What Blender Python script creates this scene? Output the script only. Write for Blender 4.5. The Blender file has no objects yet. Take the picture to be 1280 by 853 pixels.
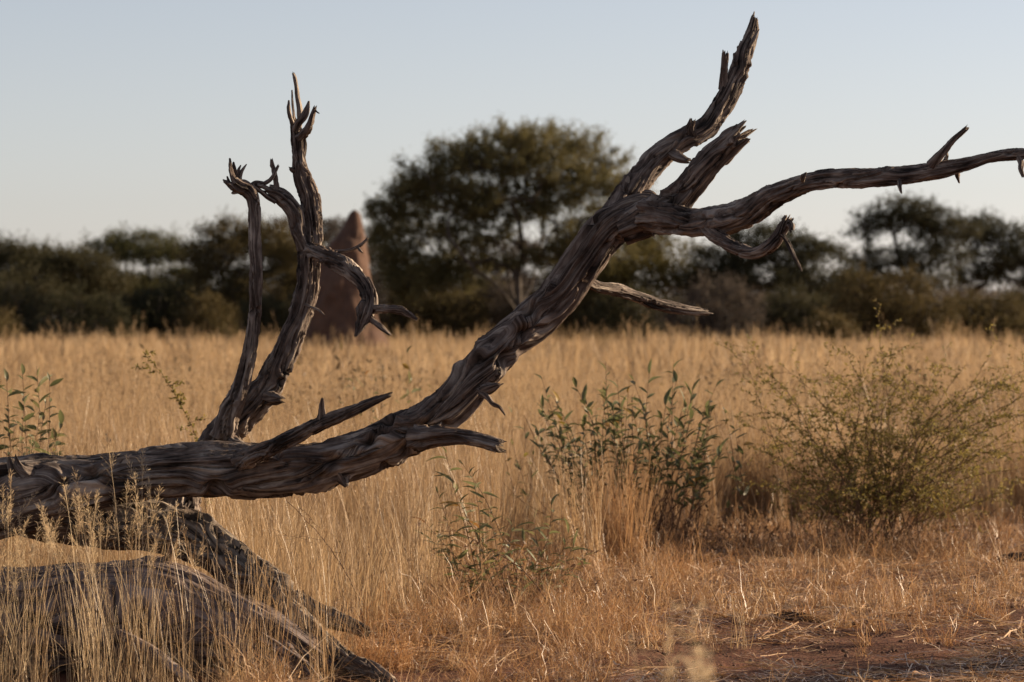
import bpy, math, random
import numpy as np
from mathutils import Vector, Matrix, Quaternion

# ------------------------------------------------------------------ scene, camera, light
scene = bpy.context.scene
COL = scene.collection
EYE = 1.5          # camera height (m)
FPX = 4000.0       # focal length in pixels of a 1280 px wide frame
HOR = 400.0        # row of the horizon in that frame

cam_data = bpy.data.cameras.new('camera')
cam = bpy.data.objects.new('camera', cam_data); COL.objects.link(cam)
cam.location = (0, 0, EYE); cam.rotation_euler = (math.radians(90), 0, 0)
cam_data.sensor_width = 22.3
cam_data.lens = 22.3 * FPX / 1280.0
cam_data.shift_y = -(426.5 - HOR) / 1280.0
cam_data.clip_start = 0.1; cam_data.clip_end = 6000
cam_data.dof.use_dof = True
cam_data.dof.focus_distance = 14.5
cam_data.dof.aperture_fstop = 2.7
scene.camera = cam

SUN_EL = math.radians(17.5)
SUN_AZ = math.radians(21)       # behind the picture plane, measured from +X towards +Y
sdir = Vector((math.cos(SUN_AZ) * math.cos(SUN_EL), math.sin(SUN_AZ) * math.cos(SUN_EL), math.sin(SUN_EL)))
world = bpy.data.worlds.new('World'); scene.world = world
world.use_nodes = True
wn = world.node_tree.nodes; wl = world.node_tree.links
sky = wn.new('ShaderNodeTexSky'); sky.sky_type = 'NISHITA'; sky.sun_disc = False
sky.sun_elevation = SUN_EL
sky.sun_rotation = math.atan2(sdir.x, sdir.y)
sky.air_density = 1.0; sky.dust_density = 0.5; sky.ozone_density = 1.0
hs = wn.new('ShaderNodeHueSaturation'); hs.inputs['Saturation'].default_value = 0.5      # dusty, pale winter sky
wl.new(sky.outputs[0], hs.inputs['Color'])
tint = wn.new('ShaderNodeMix'); tint.data_type = 'RGBA'; tint.blend_type = 'MULTIPLY'
tint.inputs[0].default_value = 1.0; tint.inputs[7].default_value = (0.955, 0.942, 1.055, 1)
wl.new(hs.outputs[0], tint.inputs[6]); wl.new(tint.outputs[2], wn['Background'].inputs[0])
wn['Background'].inputs[1].default_value = 0.0572

sun_data = bpy.data.lights.new('sun', 'SUN'); sun_data.energy = 5.0
sun_data.angle = math.radians(0.6); sun_data.color = (1.0, 0.80, 0.56)
sun = bpy.data.objects.new('sun', sun_data); COL.objects.link(sun)
sun.rotation_euler = sdir.to_track_quat('Z', 'Y').to_euler()
sun.location = (30, 20, 20)

vs = scene.view_settings
vs.view_transform = 'Standard'; vs.look = 'None'; vs.gamma = 1.0; vs.exposure = 1.18
vs.use_curve_mapping = False
scene.cycles.max_bounces = 6; scene.cycles.diffuse_bounces = 3
scene.cycles.transmission_bounces = 4; scene.cycles.transparent_max_bounces = 4
scene.cycles.use_denoising = True
scene.cycles.sample_clamp_indirect = 6

R = np.random.default_rng(7)

# ------------------------------------------------------------------ helpers
def W(x, y, Y):
    """world point of a spot seen at pixel (x, y), standing Y metres away"""
    return np.array([(x - 640.0) * Y / FPX, Y, EYE - (y - HOR) * Y / FPX])

def _hash(ix, iy, iz, seed):
    n = (ix.astype(np.int64) * 374761393 + iy.astype(np.int64) * 668265263 + iz.astype(np.int64) * 2147483647 + seed * 1274126177) & 0xffffffff
    n = ((n ^ (n >> 13)) * 1274126177) & 0xffffffff
    n = ((n ^ (n >> 16)) * 2246822519) & 0xffffffff
    return ((n ^ (n >> 15)) & 0xffffff) / float(0xffffff)

def noise(p, seed=0):
    """smooth value noise in -1..1 for an (...,3) array"""
    p = np.asarray(p, float)
    i = np.floor(p).astype(np.int64); f = p - i
    u = f * f * f * (f * (f * 6 - 15) + 10)
    out = 0
    for dx in (0, 1):
        wx = u[..., 0] if dx else 1 - u[..., 0]
        for dy in (0, 1):
            wy = u[..., 1] if dy else 1 - u[..., 1]
            for dz in (0, 1):
                wz = u[..., 2] if dz else 1 - u[..., 2]
                out = out + wx * wy * wz * _hash(i[..., 0] + dx, i[..., 1] + dy, i[..., 2] + dz, seed)
    return out * 2 - 1

def fbm(p, seed=0, octs=3):
    a, s, t = 1.0, 0.0, 0.0
    for o in range(octs):
        s = s + a * noise(np.asarray(p) * (2.03 ** o), seed + 17 * o); t += a; a *= 0.5
    return s / t

def mesh_data(name, verts, quads=None, tris=None, mat=None, smooth=True, attrs=None):
    verts = np.asarray(verts, np.float32)
    me = bpy.data.meshes.new(name)
    loops = []; starts = []; n = 0
    if quads is not None and len(quads):
        q = np.asarray(quads, np.int32); loops.append(q.ravel()); starts.append(np.arange(len(q)) * 4 + n); n += q.size
    if tris is not None and len(tris):
        t = np.asarray(tris, np.int32); loops.append(t.ravel()); starts.append(np.arange(len(t)) * 3 + n); n += t.size
    loops = np.concatenate(loops); starts = np.concatenate(starts).astype(np.int32)
    me.vertices.add(len(verts)); me.vertices.foreach_set('co', verts.ravel())
    me.loops.add(len(loops)); me.loops.foreach_set('vertex_index', loops)
    me.polygons.add(len(starts)); me.polygons.foreach_set('loop_start', starts)
    me.polygons.foreach_set('use_smooth', np.full(len(starts), smooth, dtype=bool))
    if attrs:
        for k, v in attrs.items():
            v = np.asarray(v, np.float32)
            if v.ndim == 2:
                a = me.attributes.new(k, 'FLOAT_VECTOR', 'POINT'); a.data.foreach_set('vector', v.ravel())
            else:
                a = me.attributes.new(k, 'FLOAT', 'POINT'); a.data.foreach_set('value', v)
    if mat: me.materials.append(mat)
    me.update(calc_edges=True); me.validate()
    return me

def root_of(o):
    while o.parent: o = o.parent
    return o

def link(name, me, parent=None):
    o = bpy.data.objects.new(name, me); COL.objects.link(o)
    if parent is not None: o.parent = parent
    return o

def part(name, verts, quads=None, tris=None, mat=None, parent=None, smooth=True, attrs=None):
    """mesh given in world coordinates, linked under parent (whose root carries the location)"""
    verts = np.asarray(verts, float)
    if parent is not None: verts = verts - np.array(root_of(parent).location)
    return link(name, mesh_data(name, verts, quads, tris, mat, smooth, attrs), parent)

def thing(name, label, cat, loc, group=None):
    o = bpy.data.objects.new(name, None); COL.objects.link(o)
    o.empty_display_size = 0.2
    o.location = loc; o['label'] = label; o['category'] = cat
    if group: o['group'] = group
    return o

def tag(o, label, cat, group=None, kind=None):
    if label: o['label'] = label
    if cat: o['category'] = cat
    if group: o['group'] = group
    if kind: o['kind'] = kind
    return o

def resample(P, step, extra=None):
    """Catmull-Rom through the points, evenly spaced; extra: columns carried along"""
    P = np.asarray(P, float)
    Q = P if extra is None else np.concatenate([P, np.asarray(extra, float)], 1)
    d = np.linalg.norm(np.diff(P, axis=0), axis=1); t = np.concatenate([[0], np.cumsum(d)])
    m = np.gradient(Q, t, axis=0) if len(Q) > 2 else np.repeat((Q[1:] - Q[:1]) / d[0], 2, 0)
    n = max(int(t[-1] / step) + 1, 4)
    s = np.linspace(0, t[-1], n)
    k = np.clip(np.searchsorted(t, s, side='right') - 1, 0, len(t) - 2)
    h = (t[k + 1] - t[k])[:, None]; u = ((s - t[k])[:, None]) / h
    o = (2*u**3 - 3*u**2 + 1) * Q[k] + (u**3 - 2*u**2 + u) * h * m[k] + (-2*u**3 + 3*u**2) * Q[k+1] + (u**3 - u**2) * h * m[k+1]
    return o[:, :3], (o[:, 3:] if extra is not None else None), s

def frames(P):
    T = np.gradient(P, axis=0); T /= np.linalg.norm(T, axis=1)[:, None] + 1e-9
    N = np.zeros_like(P)
    a = np.array([0, -1.0, 0]) if abs(T[0][1]) < 0.8 else np.array([0, 0, 1.0])
    v = a - T[0] * a.dot(T[0]); N[0] = v / np.linalg.norm(v)
    for i in range(1, len(P)):
        v = N[i-1] - T[i] * N[i-1].dot(T[i]); N[i] = v / (np.linalg.norm(v) + 1e-9)
    return T, N, np.cross(T, N)

def grid_quads(nr, seg):
    i = np.arange(nr - 1)[:, None]; j = np.arange(seg)[None]
    a = i * seg + j; b = i * seg + (j + 1) % seg
    return np.stack([a, b, b + seg, a + seg], -1).reshape(-1, 4)

def simple_tube(P, rad, seg=5, off=0):
    """tapered tube with closed tip, plain; returns verts, quads"""
    P = np.asarray(P, float); T, N, B = frames(P)
    th = np.arange(seg) / seg * 2 * math.pi
    ring = np.cos(th)[None, :, None] * N[:, None] + np.sin(th)[None, :, None] * B[:, None]
    V = P[:, None] + ring * np.asarray(rad)[:, None, None]
    return V.reshape(-1, 3), grid_quads(len(P), seg) + off

class Bag:
    def __init__(s): s.v = []; s.q = []; s.t = []; s.n = 0; s.a = []
    def add(s, v, q=None, t=None, a=None):
        v = np.asarray(v); s.v.append(v)
        if q is not None: s.q.append(np.asarray(q) + s.n)
        if t is not None: s.t.append(np.asarray(t) + s.n)
        s.a.append(np.full(len(v), 0.0 if a is None else a) if np.isscalar(a) or a is None else a)
        s.n += len(v)
    def out(s):
        return (np.concatenate(s.v), np.concatenate(s.q) if s.q else None, np.concatenate(s.t) if s.t else None)
    def attr(s): return np.concatenate(s.a)

def ribbons(C, width, side):
    """C (n,k,3) centre lines, width (n,k), side (n,3): flat blades"""
    n, k, _ = C.shape
    off = side[:, None, :] * (width * 0.5)[..., None]
    V = np.stack([C - off, C + off], 2).reshape(-1, 3)
    b = (np.arange(n) * k * 2)[:, None]; i = (np.arange(k - 1) * 2)[None]
    a = b + i
    Q = np.stack([a, a + 1, a + 3, a + 2], -1).reshape(-1, 4)
    return V, Q

def unit(v): return v / (np.linalg.norm(v, axis=-1, keepdims=True) + 1e-9)

# ------------------------------------------------------------------ materials
def new_mat(name):
    m = bpy.data.materials.new(name); m.use_nodes = True
    nt = m.node_tree; b = nt.nodes['Principled BSDF']
    return m, nt, b

def ramp(nt, stops, fac):
    r = nt.nodes.new('ShaderNodeValToRGB')
    while len(r.color_ramp.elements) < len(stops): r.color_ramp.elements.new(0.5)
    for e, (p, c) in zip(r.color_ramp.elements, stops):
        e.position = p; e.color = (*c, 1)
    nt.links.new(fac, r.inputs[0]); return r.outputs[0]

def tex_noise(nt, vec, scale, detail=4, rough=0.55, dist=0.0):
    n = nt.nodes.new('ShaderNodeTexNoise'); n.inputs['Scale'].default_value = scale
    n.inputs['Detail'].default_value = detail; n.inputs['Roughness'].default_value = rough
    n.inputs['Distortion'].default_value = dist
    if vec is not None: nt.links.new(vec, n.inputs['Vector'])
    return n.outputs[0]

def mixc(nt, fac, a, b, mode='MIX'):
    n = nt.nodes.new('ShaderNodeMix'); n.data_type = 'RGBA'; n.blend_type = mode
    for s, v in ((0, fac), (6, a), (7, b)):
        if hasattr(v, 'is_linked'): nt.links.new(v, n.inputs[s])
        elif s == 0: n.inputs[0].default_value = v
        else: n.inputs[s].default_value = (*v, 1)
    return n.outputs[2]

def mathn(nt, op, a, b=None):
    n = nt.nodes.new('ShaderNodeMath'); n.operation = op
    for s, v in ((0, a), (1, b)):
        if v is None: continue
        if hasattr(v, 'is_linked'): nt.links.new(v, n.inputs[s])
        else: n.inputs[s].default_value = v
    return n.outputs[0]

def wood_mat(name, dark, mid, pale, warm):
    m, nt, b = new_mat(name)
    at = nt.nodes.new('ShaderNodeAttribute'); at.attribute_name = 'grain'
    mp = nt.nodes.new('ShaderNodeMapping'); mp.inputs['Scale'].default_value = (75, 75, 4.5)
    nt.links.new(at.outputs['Vector'], mp.inputs[0])
    g1 = tex_noise(nt, mp.outputs[0], 1.0, 5, 0.6, 0.6)
    mp2 = nt.nodes.new('ShaderNodeMapping'); mp2.inputs['Scale'].default_value = (260, 260, 16)
    nt.links.new(at.outputs['Vector'], mp2.inputs[0])
    g2 = tex_noise(nt, mp2.outputs[0], 1.0, 3, 0.6)
    p1 = tex_noise(nt, at.outputs['Vector'], 7.0, 3, 0.6)
    p2 = tex_noise(nt, at.outputs['Vector'], 2.6, 3, 0.6)
    c = ramp(nt, [(0.40, dark), (0.50, mid), (0.66, pale)], mathn(nt, 'ADD', mathn(nt, 'MULTIPLY', g1, 0.65), mathn(nt, 'MULTIPLY', p1, 0.35)))
    wm = nt.nodes.new('ShaderNodeMapRange'); wm.inputs[1].default_value = 0.48; wm.inputs[2].default_value = 0.7
    nt.links.new(p2, wm.inputs[0])
    c = mixc(nt, mathn(nt, 'MULTIPLY', wm.outputs[0], 0.4), c, warm)
    nt.links.new(c, b.inputs['Base Color'])
    b.inputs['Roughness'].default_value = 0.85
    b.inputs['Specular IOR Level'].default_value = 0.2
    h = mathn(nt, 'ADD', g1, mathn(nt, 'MULTIPLY', g2, 0.4))
    bp = nt.nodes.new('ShaderNodeBump'); bp.inputs['Strength'].default_value = 1.0; bp.inputs['Distance'].default_value = 0.014
    nt.links.new(h, bp.inputs['Height']); nt.links.new(bp.outputs[0], b.inputs['Normal'])
    return m

M_WOOD = wood_mat('weathered_wood', (0.017, 0.012, 0.009), (0.125, 0.092, 0.074), (0.40, 0.33, 0.265), (0.10, 0.058, 0.037))
M_LOG = wood_mat('grey_log_wood', (0.03, 0.022, 0.018), (0.14, 0.104, 0.09), (0.30, 0.24, 0.205), (0.12, 0.07, 0.046))
M_PALEWOOD = wood_mat('bleached_root_wood', (0.03, 0.022, 0.017), (0.155, 0.12, 0.092), (0.42, 0.345, 0.265), (0.125, 0.075, 0.05))

def leafy_mat(name, cols, transl=0.35, rough=0.6, spec=0.2, island=True, tint=None, patch=0.0, patch_col=(0.3, 0.2, 0.1), patch_scale=0.3):
    """diffuse + translucent thin leaf or blade; colour varies by copy and by blade"""
    m, nt, b = new_mat(name)
    oi = nt.nodes.new('ShaderNodeObjectInfo')
    fac = oi.outputs['Random']
    if island:
        ge = nt.nodes.new('ShaderNodeNewGeometry')
        fac = mathn(nt, 'ADD', mathn(nt, 'MULTIPLY', oi.outputs['Random'], 0.35), mathn(nt, 'MULTIPLY', ge.outputs['Random Per Island'], 0.65))
    c = ramp(nt, [(i / (len(cols) - 1), k) for i, k in enumerate(cols)], fac)
    if patch > 0:
        pn = tex_noise(nt, oi.outputs['Location'], patch_scale, 2, 0.5)
        mr = nt.nodes.new('ShaderNodeMapRange'); mr.inputs[1].default_value = 0.45; mr.inputs[2].default_value = 0.68
        mr.inputs[4].default_value = patch
        nt.links.new(pn, mr.inputs[0]); c = mixc(nt, mr.outputs[0], c, patch_col)
    nt.links.new(c, b.inputs['Base Color']); b.inputs['Roughness'].default_value = rough
    b.inputs['Specular IOR Level'].default_value = spec
    tr = nt.nodes.new('ShaderNodeBsdfTranslucent'); nt.links.new(c, tr.inputs[0])
    ms = nt.nodes.new('ShaderNodeMixShader'); ms.inputs[0].default_value = transl
    nt.links.new(b.outputs[0], ms.inputs[1]); nt.links.new(tr.outputs[0], ms.inputs[2])
    nt.links.new(ms.outputs[0], nt.nodes['Material Output'].inputs[0])
    return m

STRAW = [(0.275, 0.168, 0.082), (0.413, 0.28, 0.15), (0.482, 0.34, 0.194), (0.361, 0.228, 0.112), (0.55, 0.413, 0.254)]
STRAW2 = [(0.153, 0.086, 0.038), (0.396, 0.266, 0.135), (0.558, 0.387, 0.216), (0.252, 0.149, 0.068), (0.72, 0.558, 0.342)]
M_GRASS = leafy_mat('dry_grass', STRAW2, 0.34, 0.45, 0.45, patch=0.6, patch_col=(0.33, 0.19, 0.09), patch_scale=0.35)
M_FIELD = leafy_mat('field_grass', STRAW, 0.42, 0.6, 0.15, patch=0.8, patch_col=(0.23, 0.145, 0.08), patch_scale=0.28)
M_TANGLE = leafy_mat('brown_undergrowth', [(0.085, 0.045, 0.026), (0.15, 0.082, 0.045), (0.21, 0.125, 0.065), (0.11, 0.06, 0.035)], 0.25)
M_WEED = leafy_mat('brown_weed', [(0.13, 0.085, 0.045), (0.20, 0.13, 0.07), (0.16, 0.12, 0.05)], 0.3)
M_SEED = leafy_mat('seed_heads', [(0.38, 0.25, 0.14), (0.52, 0.38, 0.22), (0.62, 0.48, 0.30)], 0.45)
M_SHORT = leafy_mat('short_dry_grass', [(0.13, 0.058, 0.024), (0.38, 0.20, 0.085), (0.60, 0.385, 0.19), (0.21, 0.098, 0.04), (0.80, 0.61, 0.37)], 0.30, 0.42, 0.5, patch=0.55, patch_col=(0.28, 0.125, 0.045), patch_scale=1.3)
M_RUST = leafy_mat('rust_grass', [(0.27, 0.125, 0.05), (0.38, 0.20, 0.085), (0.46, 0.28, 0.13)], 0.4)
M_TUSSOCK = leafy_mat('orange_tussock', [(0.32, 0.17, 0.075), (0.42, 0.25, 0.12), (0.50, 0.34, 0.18)], 0.42)
M_LITTER = leafy_mat('straw_litter', [(0.30, 0.15, 0.062), (0.46, 0.27, 0.125), (0.66, 0.47, 0.27)], 0.15, 0.35, 0.5)
M_LEAF = leafy_mat('shrub_leaf', [(0.10, 0.105, 0.042), (0.16, 0.16, 0.065), (0.14, 0.135, 0.065), (0.25, 0.215, 0.085)], 0.40, 0.48, 0.35, island=False)
M_LEAFY = leafy_mat('yellowed_leaf', [(0.34, 0.24, 0.04), (0.26, 0.11, 0.03), (0.22, 0.19, 0.05)], 0.35, 0.4, 0.5, island=False)
M_THORN = leafy_mat('thorn_leaf', [(0.15, 0.12, 0.034), (0.20, 0.16, 0.042), (0.24, 0.175, 0.055), (0.13, 0.11, 0.034)], 0.45, 0.6, 0.2)

def plain_mat(name, c1, c2, scale, rough=0.85, bump=0.0, bump_dist=0.02):
    m, nt, b = new_mat(name)
    tc = nt.nodes.new('ShaderNodeTexCoord')
    n = tex_noise(nt, tc.outputs['Object'], scale, 5, 0.6)
    nt.links.new(ramp(nt, [(0.35, c1), (0.65, c2)], n), b.inputs['Base Color'])
    b.inputs['Roughness'].default_value = rough; b.inputs['Specular IOR Level'].default_value = 0.2
    if bump:
        bp = nt.nodes.new('ShaderNodeBump'); bp.inputs['Strength'].default_value = bump; bp.inputs['Distance'].default_value = bump_dist
        nt.links.new(n, bp.inputs['Height']); nt.links.new(bp.outputs[0], b.inputs['Normal'])
    return m

M_STEM = plain_mat('shrub_stem', (0.07, 0.038, 0.024), (0.16, 0.09, 0.055), 14)
M_TWIG = plain_mat('thorn_twig', (0.10, 0.055, 0.032), (0.24, 0.15, 0.085), 12)
M_TRUNK = plain_mat('tree_bark', (0.045, 0.034, 0.026), (0.09, 0.07, 0.055), 3)
M_MOUND = plain_mat('termite_earth', (0.070, 0.039, 0.027), (0.112, 0.062, 0.041), 2.2, 0.95, 0.8, 0.08)
M_CLOD = plain_mat('soil_clod', (0.055, 0.026, 0.016), (0.12, 0.062, 0.038), 30)
M_BARK = plain_mat('charred_bark', (0.02, 0.014, 0.011), (0.055, 0.036, 0.026), 20, 0.9, 0.6)

def soil_mat():
    m, nt, b = new_mat('red_soil')
    tc = nt.nodes.new('ShaderNodeTexCoord'); ob = tc.outputs['Object']
    n1 = tex_noise(nt, ob, 1.1, 5, 0.6); n2 = tex_noise(nt, ob, 9, 5, 0.65); n3 = tex_noise(nt, ob, 45, 4, 0.6)
    c = ramp(nt, [(0.3, (0.065, 0.028, 0.016)), (0.55, (0.115, 0.048, 0.027)), (0.8, (0.17, 0.08, 0.044))], mathn(nt, 'ADD', mathn(nt, 'MULTIPLY', n2, 0.6), mathn(nt, 'MULTIPLY', n1, 0.4)))
    st = nt.nodes.new('ShaderNodeMapRange'); st.inputs[1].default_value = 0.55; st.inputs[2].default_value = 0.75
    nt.links.new(n3, st.inputs[0])
    c = mixc(nt, mathn(nt, 'MULTIPLY', st.outputs[0], 0.55), c, (0.32, 0.21, 0.11))
    # old straw covers the soil of the far field
    sx = nt.nodes.new('ShaderNodeSeparateXYZ'); nt.links.new(ob, sx.inputs[0])
    far = nt.nodes.new('ShaderNodeMapRange'); far.inputs[1].default_value = 22; far.inputs[2].default_value = 34
    nt.links.new(sx.outputs[1], far.inputs[0])
    c = mixc(nt, mathn(nt, 'MULTIPLY', far.outputs[0], 0.75), c, (0.30, 0.20, 0.105))
    nt.links.new(c, b.inputs['Base Color']); b.inputs['Roughness'].default_value = 0.95
    b.inputs['Specular IOR Level'].default_value = 0.1
    bp = nt.nodes.new('ShaderNodeBump'); bp.inputs['Strength'].default_value = 0.9; bp.inputs['Distance'].default_value = 0.03
    nt.links.new(mathn(nt, 'ADD', n2, mathn(nt, 'MULTIPLY', n3, 0.5)), bp.inputs['Height']); nt.links.new(bp.outputs[0], b.inputs['Normal'])
    return m

def foliage_mat(name, a, b_, c_):
    return leafy_mat(name, [a, b_, c_], 0.30, 0.7, 0.1)
M_FOL_OLIVE = foliage_mat('acacia_olive', (0.044, 0.045, 0.018), (0.072, 0.068, 0.026), (0.104, 0.088, 0.036))
M_FOL_BIG = leafy_mat('acacia_crown', [(0.078, 0.071, 0.030), (0.12, 0.103, 0.043), (0.17, 0.136, 0.06)], 0.42, 0.7, 0.1)
M_FOL_BROWN = foliage_mat('acacia_brown', (0.056, 0.044, 0.018), (0.088, 0.066, 0.026), (0.120, 0.084, 0.036))
M_FOL_YELLOW = foliage_mat('acacia_yellow', (0.072, 0.060, 0.019), (0.112, 0.092, 0.029), (0.144, 0.112, 0.040))
M_FOL_DARK = foliage_mat('acacia_dark', (0.034, 0.033, 0.017), (0.053, 0.048, 0.023), (0.074, 0.062, 0.032))
M_FOL_GREY = foliage_mat('scrub_grey', (0.048, 0.038, 0.030), (0.076, 0.060, 0.046), (0.104, 0.080, 0.060))

# ------------------------------------------------------------------ ground
def ground_h(x, y):
    x = np.asarray(x, float); y = np.asarray(y, float)
    near = np.clip((60 - y) / 30, 0, 1) * np.clip((y + 5) / 8, 0, 1)
    p = np.stack([x * 0.9, y * 0.9, np.zeros_like(x)], -1)
    return near * (0.030 * fbm(p, 3, 2) + 0.014 * fbm(p * 5.3, 9, 2))

def graded(lo, hi, step, far):
    a = np.arange(lo, hi + 1e-6, step); out = list(a); s = step; v = hi
    while v < far: s *= 1.35; v += s; out.append(v)
    s = step; v = lo; pre = []
    while v > -far: s *= 1.35; v -= s; pre.append(v)
    return np.array(pre[::-1] + out)
gx = graded(-5, 5, 0.06, 3500); gy = graded(11, 26, 0.06, 3500)
GX, GY = np.meshgrid(gx, gy)
GZ = ground_h(GX, GY)
V = np.stack([GX, GY, GZ], -1).reshape(-1, 3)
nx, ny = len(gx), len(gy)
i = np.arange(ny - 1)[:, None] * nx + np.arange(nx - 1)[None]
Q = np.stack([i, i + 1, i + nx + 1, i + nx], -1).reshape(-1, 4)
g = part('ground', V, Q, None, soil_mat()); g['kind'] = 'structure'

# ------------------------------------------------------------------ dead tree: weathered limbs
def limb(name, pts, parent, mat=None, seg=36, step=None, rough=1.0, lump=0.14, seed=0, twist=0.45, tip='broken', knots=0, label=None, hollow=True, flat=1.0):
    """pts: (px, py, distance, px width). A limb swept with torn, grooved grain."""
    mat = mat or M_WOOD; seg = int(seg * 1.9)
    pts = np.asarray(pts, float)
    P = np.stack([W(*p[:3]) for p in pts])
    rad = pts[:, 3] * 0.5 * pts[:, 2] / FPX
    rm = float(rad.mean())
    step = step or max(rm * 0.16, 0.0035)
    C, ex, s = resample(P, step, rad[:, None]); r = np.maximum(ex[:, 0], 0.0012)
    # small wandering of the axis
    C = C + 0.10 * rm * np.stack([fbm(np.stack([s / (rm * 5), s * 0 + 7 * k, s * 0 + seed], -1), seed + k) for k in range(3)], -1)
    T, N, B = frames(C)
    n = len(C); th = np.arange(seg) / seg * 2 * math.pi
    S = np.repeat(s[:, None], seg, 1); TH = np.repeat(th[None], n, 0)
    rr = np.repeat(r[:, None], seg, 1)
    q = np.stack([np.cos(TH) * 1.1, np.sin(TH) * 1.1, S / (rm * 3.5)], -1)
    tw = TH + twist * S / (rm * 14) + 0.17 * noise(q, seed + 5)
    low = fbm(q + 3.3, seed + 11, 2)
    disp = lump * rr * low
    rg = np.random.default_rng(seed + 99)
    for k in range(knots):
        s0 = s[-1] * rg.uniform(0.08, 0.92); t0 = rg.uniform(0, 2 * math.pi) if k % 2 else rg.normal(0, 0.8)
        dt = (TH - t0 + math.pi) % (2 * math.pi) - math.pi
        size = rm * rg.uniform(0.25, 0.55)
        d = np.sqrt(((S - s0) / 1.5) ** 2 + (rr * dt) ** 2) / size
        tw = tw + 0.45 * np.sign(dt) * np.exp(-(d / 1.6) ** 2) * (d > 0.02)
        disp += size * (0.38 * np.exp(-((d - 0.8) / 0.45) ** 2) - 1.15 * np.exp(-(d / 0.5) ** 2))
    kf = min(1.0 / max(rm * 0.20, 0.004), seg / (3.0 * 2 * math.pi * rm))
    lowd = disp.copy()
    gc = np.stack([np.cos(tw) * rm, np.sin(tw) * rm, S], -1)
    p1 = gc * np.array([kf, kf, kf * 0.085])
    n1 = noise(p1, seed + 1); n2 = noise(p1 * np.array([2.3, 2.3, 2.0]), seed + 2); n3 = noise(p1 * np.array([0.8, 0.8, 0.7]) + 9, seed + 3)
    amp = rough * np.minimum(rr * 0.16, 0.012)
    pl = noise(p1 * np.array([0.55, 0.55, 0.6]) + 4.4, seed + 6) + 0.35 * noise(p1 * np.array([1.3, 1.3, 1.5]), seed + 7)
    disp += amp * 0.9 * np.clip((pl + 0.08) / 0.10, 0, 1)          # torn plates of wood
    disp -= amp * 1.6 * np.clip((pl - 0.52) / 0.08, 0, 1)          # hollows where plates have come away
    disp += amp * ((0.5 - np.abs(n1)) * 0.75 + (0.4 - np.abs(n2)) * 0.85)
    crack = np.clip(1 - np.abs(n3) / 0.10, 0, 1)
    disp -= amp * 2.6 * crack * (noise(p1 * 0.3, seed + 4) > -0.2)
    fine = disp - lowd; disp = lowd + fine - 0.8 * fine.mean(1, keepdims=True)
    RR = np.maximum(rr + disp, 0.2 * rr)
    if flat < 1: RR = RR * (1 - (1 - flat) * np.abs(np.sin(TH + seed)) ** 1.5)
    ring = np.cos(TH)[..., None] * N[:, None] + np.sin(TH)[..., None] * B[:, None]
    V = C[:, None] + ring * RR[..., None]
    if tip == 'broken':          # jagged fibres at the snapped end
        L = max(r[-1] * 3.4, 0.004); m = np.clip((s - (s[-1] - L)) / L, 0, 1)
        jag = noise(np.stack([np.cos(th) * 2.6, np.sin(th) * 2.6, th * 0 + seed], -1), seed + 8) + 0.6 * noise(np.stack([np.cos(th) * 6, np.sin(th) * 6, th * 0 + seed], -1), seed + 9)
        V = V + T[:, None] * (m[:, None] ** 1.5 * jag[None] * r[-1] * 1.7)[..., None]
    V = V.reshape(-1, 3); Q = grid_quads(n, seg)
    gcf = gc.reshape(-1, 3) + seed * 1.37
    # end caps: the broken one is sunk
    c0 = C[0]; c1 = C[-1] + T[-1] * (r[-1] * (-0.9 if (tip == 'broken' and hollow) else 0.8))
    k0 = len(V); V = np.concatenate([V, [c0, c1]]); gcf = np.concatenate([gcf, gcf[:1], gcf[-1:]])
    j = np.arange(seg); e = (n - 1) * seg
    Tt = np.concatenate([np.stack([j, np.full(seg, k0), (j + 1) % seg], -1)[:, ::-1][:, [0, 2, 1]], np.stack([e + j, e + (j + 1) % seg, np.full(seg, k0 + 1)], -1)])
    o = part(name, V, Q, Tt, mat, parent, True, {'grain': gcf})
    if label: o['label'] = label
    return o

tree_loc = W(60, 660, 14.5); tree_loc[2] = 0.0
dead = thing('dead_tree', 'weathered fallen dead tree with bare twisted limbs reaching over the grass', 'dead tree', tree_loc)

trunk = limb('trunk', [(-190, 655, 14.3, 132), (-90, 640, 14.4, 118), (-10, 624, 14.45, 98), (60, 611, 14.5, 80), (125, 602, 14.5, 62), (200, 590, 14.5, 58), (270, 586, 14.5, 60), (330, 588, 14.5, 62), (400, 580, 14.5, 54), (460, 564, 14.5, 51),
    (520, 538, 14.5, 52), (562, 510, 14.5, 49), (598, 470, 14.52, 45), (628, 432, 14.55, 43), (664, 404, 14.58, 48), (703, 368, 14.6, 45), (728, 330, 14.62, 43), (768, 281, 14.62, 45), (800, 264, 14.6, 40), (828, 262, 14.58, 30)],
    dead, seg=72, step=0.009, knots=17, seed=1, lump=0.13, rough=1.25)
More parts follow.
